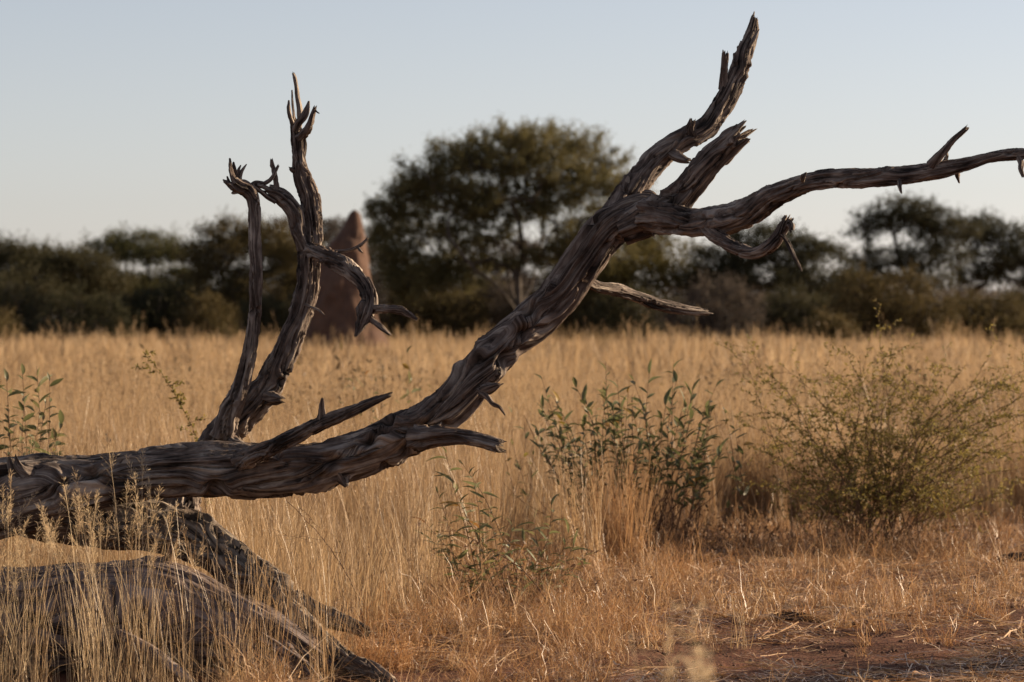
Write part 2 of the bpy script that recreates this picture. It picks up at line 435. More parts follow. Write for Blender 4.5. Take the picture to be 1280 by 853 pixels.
# crown fork of the long limb
up = limb('branch', [(745, 305, 14.65, 30), (775, 262, 14.7, 32), (797, 227, 14.75, 29), (822, 199, 14.8, 28), (850, 179, 14.82, 26), (881, 158, 14.85, 26), (904, 127, 14.88, 25), (920, 95, 14.9, 22), (931, 63, 14.92, 18), (940, 37, 14.95, 13), (943, 22, 14.95, 8)], dead, seed=2, rough=1.2, knots=5)
limb('prong', [(904, 112, 14.88, 12), (905, 92, 14.86, 9), (907, 68, 14.84, 8)], up, seed=3, seg=16)
limb('knob', [(866, 172, 14.8, 13), (863, 160, 14.78, 12), (865, 152, 14.76, 8)], up, seed=4, seg=16)
limb('stub', [(840, 193, 14.78, 14), (851, 198, 14.72, 12), (861, 201, 14.7, 7)], up, seed=5, seg=16)
limb('splinter', [(936, 60, 14.9, 7), (945, 44, 14.9, 5), (949, 37, 14.9, 2)], up, seed=6, seg=14, rough=1.7, lump=0.3, tip='taper', flat=0.55)
limb('splinter', [(778, 248, 14.7, 12), (783, 232, 14.7, 8), (785, 221, 14.7, 3)], up, seed=61, seg=14, rough=1.7, lump=0.3, tip='taper', flat=0.55)
limb('splinter', [(806, 240, 14.7, 9), (816, 242, 14.66, 6), (820, 244, 14.66, 3)], up, seed=62, seg=14, rough=1.7, lump=0.3, tip='taper', flat=0.55)
mid = limb('branch', [(775, 287, 14.55, 34), (810, 272, 14.52, 40), (838, 256, 14.48, 37), (864, 230, 14.44, 31), (895, 196, 14.4, 31), (912, 180, 14.38, 28), (923, 171, 14.36, 25)], dead, seed=7, rough=1.3, knots=3)
limb('splinter', [(918, 176, 14.36, 9), (922, 168, 14.36, 6), (923, 163, 14.36, 2)], mid, seed=8, seg=14, rough=1.7, lump=0.3, tip='taper', flat=0.55)
limb('splinter', [(924, 180, 14.35, 9), (930, 177, 14.35, 5), (933, 175, 14.35, 2)], mid, seed=9, seg=14, rough=1.7, lump=0.3, tip='taper', flat=0.55)
limb('splinter', [(815, 280, 14.5, 8), (817, 290, 14.45, 6), (818, 297, 14.44, 2)], mid, seed=91, seg=14, rough=1.7, lump=0.3, tip='taper', flat=0.55)
right = limb('branch', [(806, 268, 14.5, 40), (838, 272, 14.42, 38), (868, 279, 14.34, 33), (899, 277, 14.25, 35), (936, 265, 14.15, 32), (972, 242, 14.05, 27), (1008, 229, 13.95, 22), (1053, 223, 13.85, 23), (1099, 221, 13.75, 22), (1135, 218, 13.7, 20), (1176, 212, 13.6, 19), (1207, 206, 13.55, 15), (1239, 197, 13.5, 12), (1270, 193, 13.45, 13), (1292, 191, 13.42, 10), (1310, 186, 13.4, 8)], dead, seed=10, seg=44, rough=1.0, lump=0.10, knots=5)
limb('twig', [(1164, 208, 13.6, 13), (1172, 198, 13.58, 11), (1185, 183, 13.55, 8), (1196, 171, 13.53, 7), (1208, 161, 13.5, 5)], right, seed=12, seg=14)
limb('twig', [(1271, 193, 13.45, 8), (1276, 203, 13.42, 7), (1276, 212, 13.4, 6), (1279, 221, 13.4, 4)], right, seed=13, seg=12)
for a in [((1124, 226), (1125, 235), (1127, 242)), ((1197, 211), (1197, 222), (1199, 229)), ((1180, 202), (1184, 194), (1184, 189)), ((1003, 226), (1006, 219), (1008, 216))]:
    limb('spur', [(a[0][0], a[0][1], 13.65, 7), (a[1][0], a[1][1], 13.6, 5), (a[2][0], a[2][1], 13.6, 2)], right, seed=14 + a[0][0], seg=14, rough=1.7, lump=0.3, tip='taper', flat=0.55)
hook = limb('branch', [(880, 284, 14.28, 16), (900, 298, 14.2, 18), (922, 310, 14.1, 16), (945, 316, 14.0, 14), (966, 305, 13.92, 15), (979, 286, 13.88, 13), (985, 275, 13.86, 11)], dead, seed=20, seg=24, rough=1.3, knots=2)
limb('knob', [(984, 280, 13.87, 9), (989, 282, 13.85, 8), (990, 288, 13.84, 5)], hook, seed=121, seg=12, rough=1.8)
limb('twig', [(978, 293, 13.88, 7), (985, 304, 13.86, 6), (993, 321, 13.82, 5), (1002, 339, 13.8, 2)], hook, seed=21, seg=14, rough=1.7, lump=0.3, tip='taper', flat=0.55)
limb('branch', [(725, 345, 14.75, 16), (747, 358, 14.85, 13), (770, 363, 14.95, 14), (793, 370, 15.05, 13), (812, 378, 15.1, 14), (835, 384, 15.15, 13), (860, 388, 15.2, 10), (884, 390, 15.25, 7)], dead, seed=22, seg=22, rough=1.3, knots=2)
limb('stub', [(520, 548, 14.35, 30), (548, 546, 14.25, 22), (583, 546, 14.18, 16), (604, 551, 14.12, 15), (626, 558, 14.08, 15)], dead, seed=23, seg=28, rough=1.6)
limb('splinter', [(600, 490, 14.4, 12), (610, 497, 14.33, 9), (616, 505, 14.31, 7), (624, 509, 14.29, 6), (631, 519, 14.28, 2)], dead, seed=24, seg=16, rough=1.6, lump=0.3, tip='taper', flat=0.7)
limb('splinter', [(604, 488, 14.4, 14), (616, 484, 14.32, 11), (624, 481, 14.3, 5)], dead, seed=25, seg=12)
side = limb('branch', [(300, 577, 14.4, 26), (330, 563, 14.3, 21), (370, 545, 14.22, 18), (405, 528, 14.15, 16), (445, 512, 14.08, 12), (470, 501, 14.04, 9), (488, 494, 14.0, 5)], dead, seed=26, seg=26, rough=1.3, knots=2)
limb('prong', [(399, 535, 14.16, 12), (402, 520, 14.14, 10), (402, 508, 14.12, 7), (403, 498, 14.1, 3)], side, seed=27, seg=16, rough=1.6, lump=0.3, tip='taper', flat=0.7)
limb('knob', [(34, 596, 14.4, 30), (24, 590, 14.36, 24), (18, 583, 14.34, 18), (16, 577, 14.33, 12)], dead, seed=28, seg=24, rough=1.2)
limb('knob', [(426, 590, 14.45, 16), (431, 603, 14.43, 9), (433, 607, 14.42, 5)], dead, seed=29, seg=14, rough=2.4)
for k, (x, y) in enumerate([(105, 583), (146, 577), (172, 572), (196, 569), (240, 562)]):
    limb('splinter', [(x - 4, y + 4, 14.5, 6), (x, y, 14.5, 5), (x + 5, y - 4, 14.5, 2)], dead, seed=30 + k, seg=8, tip='taper')

# prop limb going down to the ground, uprights growing from it
prop = limb('branch', [(20, 632, 14.6, 62), (90, 640, 14.66, 64), (140, 648, 14.7, 66), (195, 656, 14.72, 60), (236, 668, 14.7, 54), (282, 697, 14.6, 48), (324, 727, 14.45, 40), (362, 754, 14.3, 33), (412, 774, 14.1, 22), (460, 793, 13.95, 12)], dead, mat=M_PALEWOOD, seed=40, seg=60, step=0.008, rough=1.7, knots=16, lump=0.28, label='knotted pale limb propping the trunk off the ground')
limb('root', [(330, 735, 14.4, 30), (368, 772, 14.1, 30), (405, 806, 13.7, 28), (440, 832, 13.35, 26), (478, 850, 13.15, 22), (500, 862, 13.05, 12)], dead, mat=M_PALEWOOD, seed=41, seg=36, rough=1.6, knots=4)
ups = limb('branch', [(226, 650, 14.76, 40), (234, 622, 14.85, 32), (250, 592, 14.9, 32), (272, 556, 14.95, 38), (298, 523, 14.97, 36), (322, 498, 14.95, 34), (335, 484, 14.95, 31), (349, 455, 14.95, 30), (364, 419, 14.95, 28), (375, 391, 14.95, 26), (385, 357, 14.95, 25), (388, 319, 14.95, 25), (389, 280, 14.95, 23), (386, 247, 14.95, 22), (377, 220, 14.95, 18), (374, 197, 14.95, 15), (373, 176, 14.95, 16), (369, 160, 14.95, 11), (366, 150, 14.95, 7)], dead, seed=42, seg=52, step=0.008, rough=1.35, knots=9, lump=0.13)
limb('splinter', [(368, 160, 14.95, 7), (364, 150, 14.93, 6), (361, 138, 14.92, 5), (361, 126, 14.92, 2.5)], ups, seed=43, seg=14, rough=1.7, lump=0.3, tip='taper', flat=0.55)
limb('splinter', [(368, 155, 14.95, 7), (367, 142, 14.94, 5), (365.5, 128, 14.94, 4.5), (365, 113, 14.94, 2.5)], ups, seed=44, seg=14, rough=1.7, lump=0.3, tip='taper', flat=0.55)
limb('splinter', [(372, 168, 14.95, 8), (374, 155, 14.97, 7), (375, 142, 14.98, 7), (372, 124, 15.0, 6), (370, 106, 15.0, 5), (368.5, 97, 15.0, 5), (366.5, 92, 15, 3)], ups, seed=45, seg=12)
limb('splinter', [(369, 164, 14.93, 9), (373, 154, 14.9, 8.5), (381, 144, 14.87, 8), (384, 136, 14.86, 6), (386, 127, 14.86, 2.5)], ups, seed=46, seg=16, rough=1.6, lump=0.3, tip='taper', flat=0.7)
limb('splinter', [(372, 172, 14.95, 11), (380, 168, 14.9, 10), (386, 159, 14.86, 9), (390, 146, 14.84, 7), (393.5, 134, 14.83, 4)], ups, seed=47, seg=14)
limb('splinter', [(393, 137, 14.83, 2.5), (396, 140, 14.83, 2), (399, 142, 14.83, 1.5)], ups, seed=48, seg=8, tip='taper')
limb('knob', [(369, 213, 14.95, 9), (365, 212, 14.93, 6), (362.5, 210.5, 14.92, 3)], ups, seed=49, seg=10)
lft = limb('branch', [(276, 548, 14.9, 28), (286, 518, 14.88, 25), (297, 493, 14.86, 20), (307, 462, 14.85, 17.5), (313, 435, 14.85, 15.5), (317, 404, 14.85, 14.5), (319, 373, 14.85, 14.5), (320, 339, 14.85, 15), (319, 306, 14.85, 14), (318.5, 280, 14.85, 15), (317.5, 258, 14.85, 14.5), (315, 245, 14.85, 16), (307, 235, 14.84, 18), (297, 231, 14.82, 18), (290, 226, 14.8, 15)], dead, seed=50, seg=32, rough=1.3, knots=5)
for k, a in enumerate([((294, 230, 9), (289, 214, 7), (287.5, 198.5, 3)), ((296, 224, 8), (293, 212, 6), (292, 203, 2.5)), ((299, 226, 8), (302, 214, 6), (308, 205.5, 2)), ((292, 236, 9), (287, 229, 6), (284, 221, 2.5)), ((300, 238, 10), (294, 240, 6), (290, 241.5, 3)), ((297, 222, 7), (298, 213, 5), (301, 207, 2))]):
    limb('splinter', [(x, y, 14.8 + 0.02 * (k % 3), w) for x, y, w in a], lft, seed=51 + k, seg=14, rough=1.7, lump=0.3, tip='taper', flat=0.55)
arch = limb('branch', [(380, 312, 14.93, 16), (372, 288, 14.92, 18), (367, 266, 14.92, 20), (356, 252, 14.92, 20), (345, 243, 14.91, 17), (338, 240, 14.9, 13)], dead, seed=58, seg=28, rough=1.3, knots=2)
limb('prong', [(346.5, 243, 14.9, 8), (345.5, 232, 14.9, 6.5), (343.5, 218, 14.9, 6), (340.5, 207, 14.9, 5.5), (339, 200, 14.9, 4)], arch, seed=59, seg=10)
limb('twig', [(313, 233, 14.86, 6), (318, 229, 14.87, 5.5), (331, 229.5, 14.88, 5.5), (341, 221, 14.88, 5), (345, 213, 14.88, 4), (348, 207, 14.88, 3)], lft, seed=60, seg=10)
limb('twig', [(345, 252, 14.9, 7), (334, 246, 14.89, 6), (325, 239, 14.87, 5.5), (316, 233, 14.86, 6)], arch, seed=64, seg=10)
limb('twig', [(342, 242, 14.9, 8), (332, 235, 14.88, 5), (322, 232, 14.86, 5)], arch, seed=65, seg=10)
droop = limb('branch', [(388, 312, 14.88, 18), (402, 319, 14.78, 17), (419, 325, 14.7, 18), (439, 338, 14.62, 18), (455, 354, 14.58, 17), (462, 373, 14.55, 17), (457, 392, 14.53, 18), (450, 408, 14.52, 10), (444, 421, 14.5, 3)], dead, seed=66, seg=32, rough=1.9, knots=4, lump=0.22)
limb('twig', [(462, 388, 14.54, 10), (472, 386, 14.5, 11), (488, 387, 14.45, 11), (503, 388, 14.42, 10), (513, 394, 14.4, 7), (521, 400, 14.4, 4)], droop, seed=67, seg=18, rough=2.2, lump=0.3, flat=0.7)
limb('twig', [(459, 393, 14.52, 9), (466, 401, 14.5, 7), (478, 411, 14.47, 6), (488, 419, 14.46, 3)], droop, seed=68, seg=12, rough=1.5)
tw4 = limb('twig', [(398, 313, 14.8, 6), (412, 315, 14.75, 4.5), (430, 314, 14.7, 4.2), (440, 312, 14.68, 4), (452, 306, 14.65, 4), (460, 298, 14.63, 2.5)], droop, seed=69, seg=10)
limb('twig', [(447, 309, 14.66, 4), (450, 313, 14.64, 3.5), (453, 316, 14.63, 2)], droop, seed=70, seg=8)
limb('twig', [(382, 381, 14.85, 4), (392, 385, 14.8, 3), (399, 388, 14.78, 2.6), (405, 394, 14.76, 2)], dead, seed=71, seg=8)
limb('knob', [(336, 497, 14.9, 18), (346, 499, 14.84, 13), (351, 500, 14.82, 7)], dead, seed=72, seg=18, rough=1.7)
limb('stub', [(288, 552, 14.9, 18), (298, 556, 14.82, 12), (304, 557, 14.8, 7)], dead, seed=73, seg=16, rough=1.7)

# ------------------------------------------------------------------ the second log and loose wood
ll = W(120, 835, 13.8); ll[2] = 0
log = thing('fallen_log', 'thick grey fallen log half buried in tall grass under the dead tree', 'log', ll)
limb('trunk', [(-170, 790, 13.9, 150), (-60, 783, 13.9, 142), (60, 776, 13.88, 130), (160, 768, 13.85, 128), (215, 768, 13.8, 122), (265, 785, 13.72, 106), (320, 806, 13.6, 92), (372, 832, 13.5, 74), (425, 860, 13.4, 50)], log, mat=M_LOG, seed=80, seg=80, step=0.009, rough=1.25, knots=6, lump=0.10, twist=0.4)
limb('stub', [(165, 715, 13.85, 30), (190, 707, 13.85, 20), (206, 702, 13.84, 12), (213, 693, 13.83, 6)], log, mat=M_LOG, seed=81, seg=18, rough=1.6)
for k, (pp, lab) in enumerate([([(326, 796, 13.25, 9), (352, 812, 13.2, 10), (378, 832, 13.12, 11), (402, 856, 13.05, 9)], 'dark straight stick leaning against the end of the thick grey log'),
                               ([(150, 792, 13.3, 12), (185, 812, 13.2, 13), (225, 842, 13.1, 12), (250, 866, 13.0, 8)], 'dark crooked stick lying in grass before the thick grey log')]):
    l = W(pp[-1][0], pp[-1][1], pp[-1][2]); l[2] = 0
    st = thing('fallen_stick', lab, 'stick', l); limb('stem', pp, st, mat=M_LOG, seed=83 + k, seg=18, rough=1.4)
l = W(985, 778, 15.9); l[2] = 0
ch = thing('bark_slab', 'dark curled slab of bark lying on bare red soil', 'bark', l)
limb('bark', [(938, 786, 15.95, 8), (955, 782, 15.95, 14), (975, 778, 15.9, 20), (1000, 776, 15.85, 20), (1022, 780, 15.8, 10)], ch, mat=M_BARK, seed=86, seg=28, rough=0.9, lump=0.35)
l = W(1265, 706, 19.3); l[2] = 0
ch = thing('bark_slab', 'dark broken branch end lying in short grass by the thorn bush', 'bark', l)
limb('bark', [(1235, 708, 19.4, 12), (1262, 703, 19.3, 18), (1300, 706, 19.2, 20), (1330, 710, 19.2, 12)], ch, mat=M_BARK, seed=87, seg=24, rough=0.9, lump=0.35)

# ------------------------------------------------------------------ termite mound
def mound():
    Y = 92.0; base = W(432, 400 + EYE * FPX / Y, Y); base[2] = 0
    t = thing('termite_mound', 'tall reddish termite mound with pointed top rising before the trees', 'termite mound', base)
    prof = [(262, 443, 1), (265, 443, 12), (272, 442.5, 20), (285, 441, 29), (300, 439, 42), (320, 435, 58), (345, 431, 72), (370, 429, 84), (395, 428, 94), (420, 429, 104), (445, 430, 118), (475, 430, 140)]
    P = np.array([W(x, y, Y) for y, x, w in prof]); w = np.array([w for _, _, w in prof]) * 0.5 * Y / FPX
    C, ex, s = resample(P, 0.05, w[:, None]); r = np.maximum(ex[:, 0], 0.01)
    seg = 72; th = np.arange(seg) / seg * 2 * math.pi
    ring = np.stack([np.cos(th), np.sin(th), th * 0], -1)
    q = C[:, None] + ring[None] * r[:, None, None]
    d = 0.24 * fbm(q * np.array([1.5, 1.5, 0.5]), 5, 3) + 0.10 * fbm(q * np.array([4, 4, 2.2]), 8, 3) - 0.10 * np.clip(1 - np.abs(noise(q * np.array([2.2, 2.2, 0.35]), 12)) / 0.16, 0, 1)
    V = C[:, None] + ring[None] * (r[:, None] + d * np.minimum(r[:, None] * 1.3, 1))[..., None]
    part('earth', V.reshape(-1, 3), grid_quads(len(C), seg)[:, ::-1], None, M_MOUND, t)
mound()

# ------------------------------------------------------------------ trees of the far edge
def grow(points, base, bf=0.45, stem=None, limbs=()):
    """link scattered points to the base, cheapest way in; returns nodes, parent index"""
    nodes = [np.asarray(base, float)]; par = [-1]; path = [0.0]
    for p in (stem or []):
        par.append(len(nodes) - 1); path.append(path[-1] + np.linalg.norm(np.asarray(p) - nodes[-1])); nodes.append(np.asarray(p, float))
    top = len(nodes) - 1
    for l in limbs:
        prev = top
        for p in l:
            par.append(prev); path.append(path[prev] + 0.6 * np.linalg.norm(p - nodes[prev])); nodes.append(p); prev = len(nodes) - 1
    pts = np.asarray(points); n = len(pts)
    best = np.full(n, 1e9); bp = np.zeros(n, int); done = np.zeros(n, bool)
    def relax(k):
        d = np.linalg.norm(pts - nodes[k], axis=1); c = d + bf * path[k]
        m = (c < best) & ~done; best[m] = c[m]; bp[m] = k
    for k in range(len(nodes)): relax(k)
    for _ in range(n):
        j = int(np.argmin(np.where(done, 1e9, best)))
        k = bp[j]; done[j] = True
        par.append(int(k)); path.append(path[k] + np.linalg.norm(pts[j] - nodes[k])); nodes.append(pts[j])
        relax(len(nodes) - 1)
    return np.array(nodes), np.array(par)

def wood_mesh(nodes, par, tip_r, power=2.4, seg=5, sag=0.0, maxr=None):
    n = len(nodes); a = np.zeros(n)
    kids = np.zeros(n, int)
    for k in range(n - 1, 0, -1):
        if a[k] == 0: a[k] = tip_r ** power
        a[par[k]] += a[k]; kids[par[k]] += 1
    rad = a ** (1 / power)
    if maxr: rad = np.minimum(rad, maxr)
    bag = Bag()
    for k in range(1, n):
        p0, p1 = nodes[par[k]], nodes[k]; d = p1 - p0; L = np.linalg.norm(d)
        gp = nodes[par[par[k]]] if par[par[k]] >= 0 else p0 - np.array([0, 0, L])
        t0 = unit(p0 - gp) * L * 0.35; m = p0 + d * 0.45 + t0 * 0.35
        C = np.stack([p0, m, p1]); r0 = min(rad[par[k]], rad[k] * 1.35)
        v, q = simple_tube(C, np.array([r0, (r0 + rad[k]) / 2, rad[k]]), seg)
        bag.add(v, q)
    tips = np.array([k for k in range(n) if kids[k] == 0])
    return bag, tips, rad

def leaf_cloud(centres, n_each, spread, size, rg, up=0.3, thin=0.4):
    """many small leaf faces around each centre"""
    c = np.repeat(centres, n_each, 0); N = len(c)
    o = rg.normal(0, 1, (N, 3)) * np.asarray(spread)
    p = c + o
    d = unit(rg.normal(0, 1, (N, 3)) + np.array([0, 0, up]) + 0.5 * unit(o))
    sd = unit(np.cross(d, rg.normal(0, 1, (N, 3))))
    L = size * rg.uniform(0.6, 1.5, N); w = L * thin
    V = np.stack([p, p + d * (L * 0.5)[:, None] + sd * (w * 0.5)[:, None], p + d * L[:, None], p + d * (L * 0.5)[:, None] - sd * (w * 0.5)[:, None]], 1).reshape(-1, 3)
    return V, np.arange(N * 4).reshape(-1, 4)

def far_tree(name, label, cat, base_px, Y, blobs, mat, seed, tips=260, leaves=90, leaf=0.10, spread=(0.30, 0.30, 0.12), bf=0.45, stem=None, depth=0.85, shell=0.5, group=None, tip_r=0.012, trunk_r=None, whisk=6, bare=0.0, limbs=None):
    """blobs: (px, py, half width px, half height px) pads that make up the crown"""
    rg = np.random.default_rng(seed)
    base = W(base_px, 0, Y); base[2] = -0.05
    t = thing(name, label, cat, (base[0], base[1], 0), group)
    k = Y / FPX
    area = np.array([b[2] * b[3] for b in blobs], float); cnt = np.maximum((tips * area / area.sum()).astype(int), 3)
    pts = []
    mx = max(b[2] for b in blobs)
    for b, n in zip(blobs, cnt):
        d = unit(rg.normal(0, 1, (n, 3))); rr = rg.uniform(shell, 1, n) ** 0.6
        c = W(b[0], b[1], Y); dz = (b[4] if len(b) > 4 else rg.uniform(-0.5, 0.5)) * mx * k * depth
        p = c + d * rr[:, None] * np.array([b[2] * k, b[2] * k * depth, b[3] * k]); p[:, 1] += dz
        pts.append(p)
    pts = np.concatenate(pts); pts = pts[pts[:, 2] > 0.25]
    st = [np.array([base[0] + (x - base_px) * k, base[1] + rg.normal(0, 0.1), EYE - (y - HOR) * k]) for x, y in (stem or [])]
    lb = [[np.array([base[0] + (x - base_px) * k, base[1] + z * k * 40, EYE - (y - HOR) * k]) for x, y, z in l] for l in (limbs or [])]
    lb = [[p + rg.normal(0, 0.16, 3) for p in l] for l in lb]
    nodes, par = grow(pts, base, bf, st, lb)
    bag, tp, rad = wood_mesh(nodes, par, tip_r, maxr=trunk_r)
    v, q, _ = bag.out(); part('trunk', v, q, None, M_TRUNK, t)
    allp = nodes[1 + len(st) + sum(len(l) for l in lb):]
    keep = rg.random(len(allp)) > bare
    V, Q = leaf_cloud(allp[keep], leaves, spread, leaf, rg)
    # feathery shoots round the outline
    tpn = nodes[tp]; tpn = np.repeat(tpn, whisk, 0); out = unit(tpn - nodes[par[np.repeat(tp, whisk)]]) + rg.normal(0, 0.45, tpn.shape) + np.array([0, 0, 0.25])
    L = rg.uniform(0.25, 0.75, len(tpn)) * max(spread[0] / 0.3, 0.5)
    s0 = np.linspace(0, 1, 9)[None, 1:, None]
    cl = (tpn[:, None] + unit(out)[:, None] * L[:, None, None] * s0).reshape(-1, 3)
    V2, Q2 = leaf_cloud(cl, 2, (0.03, 0.03, 0.03), leaf * 0.9, rg)
    o = part('crown', np.concatenate([V, V2]), np.concatenate([Q, Q2 + len(V)]), None, mat, t, False)
    return t

G1 = 'acacia trees along the far edge of the field'
far_tree('acacia_tree', 'big spreading acacia with fan of stems and domed olive crown', 'tree', 655, 112,
    [(478, 300, 22, 10), (480, 272, 22, 10), (690, 184, 74, 20), (600, 196, 68, 20), (648, 176, 44, 14), (545, 220, 52, 18), (505, 260, 44, 17), (520, 240, 38, 16), (650, 212, 95, 26), (740, 208, 46, 22), (768, 236, 36, 18), (575, 250, 80, 26), (710, 244, 72, 24), (630, 258, 76, 24), (530, 292, 64, 20), (500, 320, 36, 18), (600, 296, 56, 18), (760, 278, 42, 18), (550, 332, 50, 20), (720, 290, 50, 18), (520, 352, 40, 18), (505, 340, 34, 18), (575, 352, 44, 18), (745, 318, 42, 18), (690, 318, 34, 12), (620, 325, 34, 12)],
    M_FOL_BIG, 101, tips=1700, shell=0.15, leaves=34, leaf=0.095, spread=(0.30, 0.30, 0.085), bf=0.30, stem=[(652, 425), (650, 405)], tip_r=0.009, whisk=13, group=G1,
    limbs=[[(628, 375, -1), (600, 335, -2), (566, 300, -2)], [(640, 360, 1), (625, 315, 1), (606, 270, 2)], [(651, 350, 0), (648, 300, 0), (640, 250, -1)], [(662, 355, 2), (675, 305, 2), (686, 255, 2)], [(672, 370, -1), (700, 325, -1), (728, 285, -2)], [(646, 370, 3), (660, 320, 4), (655, 270, 4)]])
far_tree('acacia_tree', 'hazy olive acacia standing farther back behind the stems of the domed one', 'tree', 668, 152,
    [(640, 318, 60, 16), (700, 312, 60, 16), (670, 338, 80, 18), (610, 345, 50, 18), (740, 340, 50, 18), (670, 362, 90, 18)], M_FOL_GREY, 111, tips=380, leaves=50, leaf=0.12, bf=0.35, group=G1)
far_tree('acacia_tree', 'low yellowish acacia tucked beside the big domed acacia', 'tree', 790, 118,
    [(800, 292, 48, 14), (770, 320, 60, 18), (830, 315, 46, 16), (800, 350, 70, 22), (740, 350, 50, 20), (850, 345, 40, 18)], M_FOL_YELLOW, 102, tips=380, leaves=60, bf=0.35, group=G1)
far_tree('acacia_tree', 'broad brown acacia behind the pale upright dead limbs', 'tree', 300, 116,
    [(285, 292, 38, 14), (330, 296, 46, 14), (262, 318, 38, 18), (310, 325, 66, 24), (365, 322, 44, 20), (270, 356, 48, 22), (335, 365, 70, 26), (390, 355, 36, 24), (300, 390, 70, 20)], M_FOL_BROWN, 103, tips=620, leaves=70, bf=0.35, group=G1)
far_tree('acacia_tree', 'thin grey-green acacia showing behind the termite mound', 'tree', 410, 150,
    [(370, 288, 50, 12), (420, 290, 44, 14), (400, 315, 60, 18), (450, 318, 40, 20), (420, 350, 70, 22)], M_FOL_GREY, 104, tips=300, leaves=55, leaf=0.12, bf=0.4, group=G1)
far_tree('acacia_tree', 'flat topped acacia with sky showing under its crown, left of the brown acacia', 'tree', 182, 128,
    [(175, 302, 46, 9), (140, 312, 34, 9), (212, 314, 36, 10), (178, 322, 60, 9), (165, 362, 56, 16), (225, 352, 34, 18)], M_FOL_OLIVE, 105, tips=330, leaves=62, bf=0.3, stem=[(182, 400), (181, 375)], group=G1)
far_tree('acacia_tree', 'dense dark low acacia joined to the flat topped one', 'tree', 85, 124,
    [(60, 325, 44, 12), (100, 330, 40, 12), (80, 345, 60, 14), (120, 355, 40, 18), (70, 372, 55, 20)], M_FOL_DARK, 106, tips=380, leaves=70, bf=0.35, group=G1)
far_tree('acacia_tree', 'dense dark acacia at the end of the tree line beside the low acacia', 'tree', 5, 122,
    [(15, 318, 42, 12), (-30, 314, 50, 13), (0, 335, 60, 14), (-60, 335, 50, 16), (20, 362, 60, 20), (-50, 365, 50, 20)], M_FOL_DARK, 107, tips=420, leaves=66, bf=0.35, group=G1)
far_tree('acacia_tree', 'dark umbrella acacia with tiered pads and open sky gaps', 'tree', 1150, 122,
    [(1130, 264, 44, 13), (1094, 278, 28, 13), (1166, 274, 38, 14), (1192, 288, 32, 14), (1128, 276, 46, 12), (1080, 292, 18, 10), (1165, 296, 28, 14), (1112, 322, 40, 13), (1078, 334, 24, 12), (1148, 324, 34, 13), (1090, 345, 34, 12), (1182, 322, 26, 17), (1150, 348, 44, 14)],
    M_FOL_DARK, 108, tips=620, leaves=40, leaf=0.09, spread=(0.26, 0.26, 0.09), bf=0.22, stem=[(1150, 405), (1148, 370)], depth=0.7, tip_r=0.013, group=G1, trunk_r=0.13,
    limbs=[[(1138, 345, 0), (1122, 318, 0), (1118, 292, 0)], [(1158, 345, 1), (1172, 318, 1), (1178, 295, 1)], [(1128, 350, -1), (1104, 338, -1)]])
far_tree('acacia_tree', 'dark umbrella acacia with sloping crown next to the tiered one', 'tree', 1222, 126,
    [(1232, 284, 34, 12), (1262, 298, 32, 13), (1290, 312, 30, 14), (1215, 300, 28, 12), (1245, 325, 46, 14), (1215, 348, 32, 14), (1280, 340, 44, 17), (1320, 330, 34, 20)],
    M_FOL_DARK, 109, tips=460, leaves=42, spread=(0.30, 0.28, 0.10), bf=0.25, stem=[(1220, 400), (1212, 372)], depth=0.7, group=G1)
far_tree('acacia_tree', 'ragged dark thorn tree between the umbrella acacia and the hooked dead branch', 'tree', 965, 117,
    [(950, 300, 46, 14), (990, 315, 46, 16), (915, 322, 40, 16), (1030, 318, 34, 9), (950, 345, 70, 22), (1015, 352, 50, 18), (900, 355, 50, 20)], M_FOL_DARK, 110, tips=420, leaves=60, bf=0.4, whisk=9, group=G1)

G2 = 'scrub bushes under the far trees'
def bush(label, x, top, hw, Y, mat, seed, tips=190):
    base_y = 400 + 6000 / Y; h = (base_y - top); cy = top + h * 0.45
    rg = np.random.default_rng(seed)
    bl = [(x + rg.uniform(-0.5, 0.5) * hw, cy + rg.uniform(-0.2, 0.35) * h, hw * rg.uniform(0.4, 0.65), h * rg.uniform(0.25, 0.42)) for _ in range(6)] + [(x, cy, hw * 0.8, h * 0.45)]
    far_tree('scrub_bush', label, 'bush', x, Y, bl, mat, seed, tips=tips, leaves=66, leaf=0.09, spread=(0.24, 0.24, 0.15), bf=0.3, group=G2, whisk=8)
bush('brown rounded scrub bush below the tiered umbrella acacia', 1110, 346, 80, 108, M_FOL_BROWN, 201, 300)
bush('dark scrub bush below the ragged thorn tree', 1000, 362, 70, 110, M_FOL_DARK, 202, 240)
bush('grey leafless scrub bush under the broken horizontal dead branch', 890, 356, 75, 106, M_FOL_GREY, 203, 260)
bush('dark brown scrub bush under the sloping umbrella acacia', 1235, 368, 75, 110, M_FOL_BROWN, 204, 240)
bush('dark scrub bush under the low yellowish acacia', 790, 366, 75, 112, M_FOL_DARK, 205, 240)
bush('brown scrub bush at the foot of the big domed acacia', 690, 362, 65, 116, M_FOL_BROWN, 206, 240)
bush('brown scrub bush right behind the termite mound foot', 545, 344, 75, 118, M_FOL_BROWN, 207, 300)
bush('dusty brown bush behind the stems of the big domed acacia', 625, 352, 62, 121, M_FOL_GREY, 216, 260)
bush('olive bush showing past the bend of the dead trunk', 735, 345, 60, 122, M_FOL_OLIVE, 217, 240)
bush('dark bush filling the gap under the sloping umbrella acacia end', 1290, 352, 60, 128, M_FOL_DARK, 218, 240)
bush('dark bush between the tiered umbrella acacia and thorn tree', 1060, 350, 55, 124, M_FOL_DARK, 219, 220)
bush('dark bush under the open crown of the flat topped acacia', 160, 345, 60, 132, M_FOL_DARK, 220, 240)
bush('grey brown scrub bush between the termite mound and the big acacia', 495, 332, 50, 122, M_FOL_GREY, 208, 220)
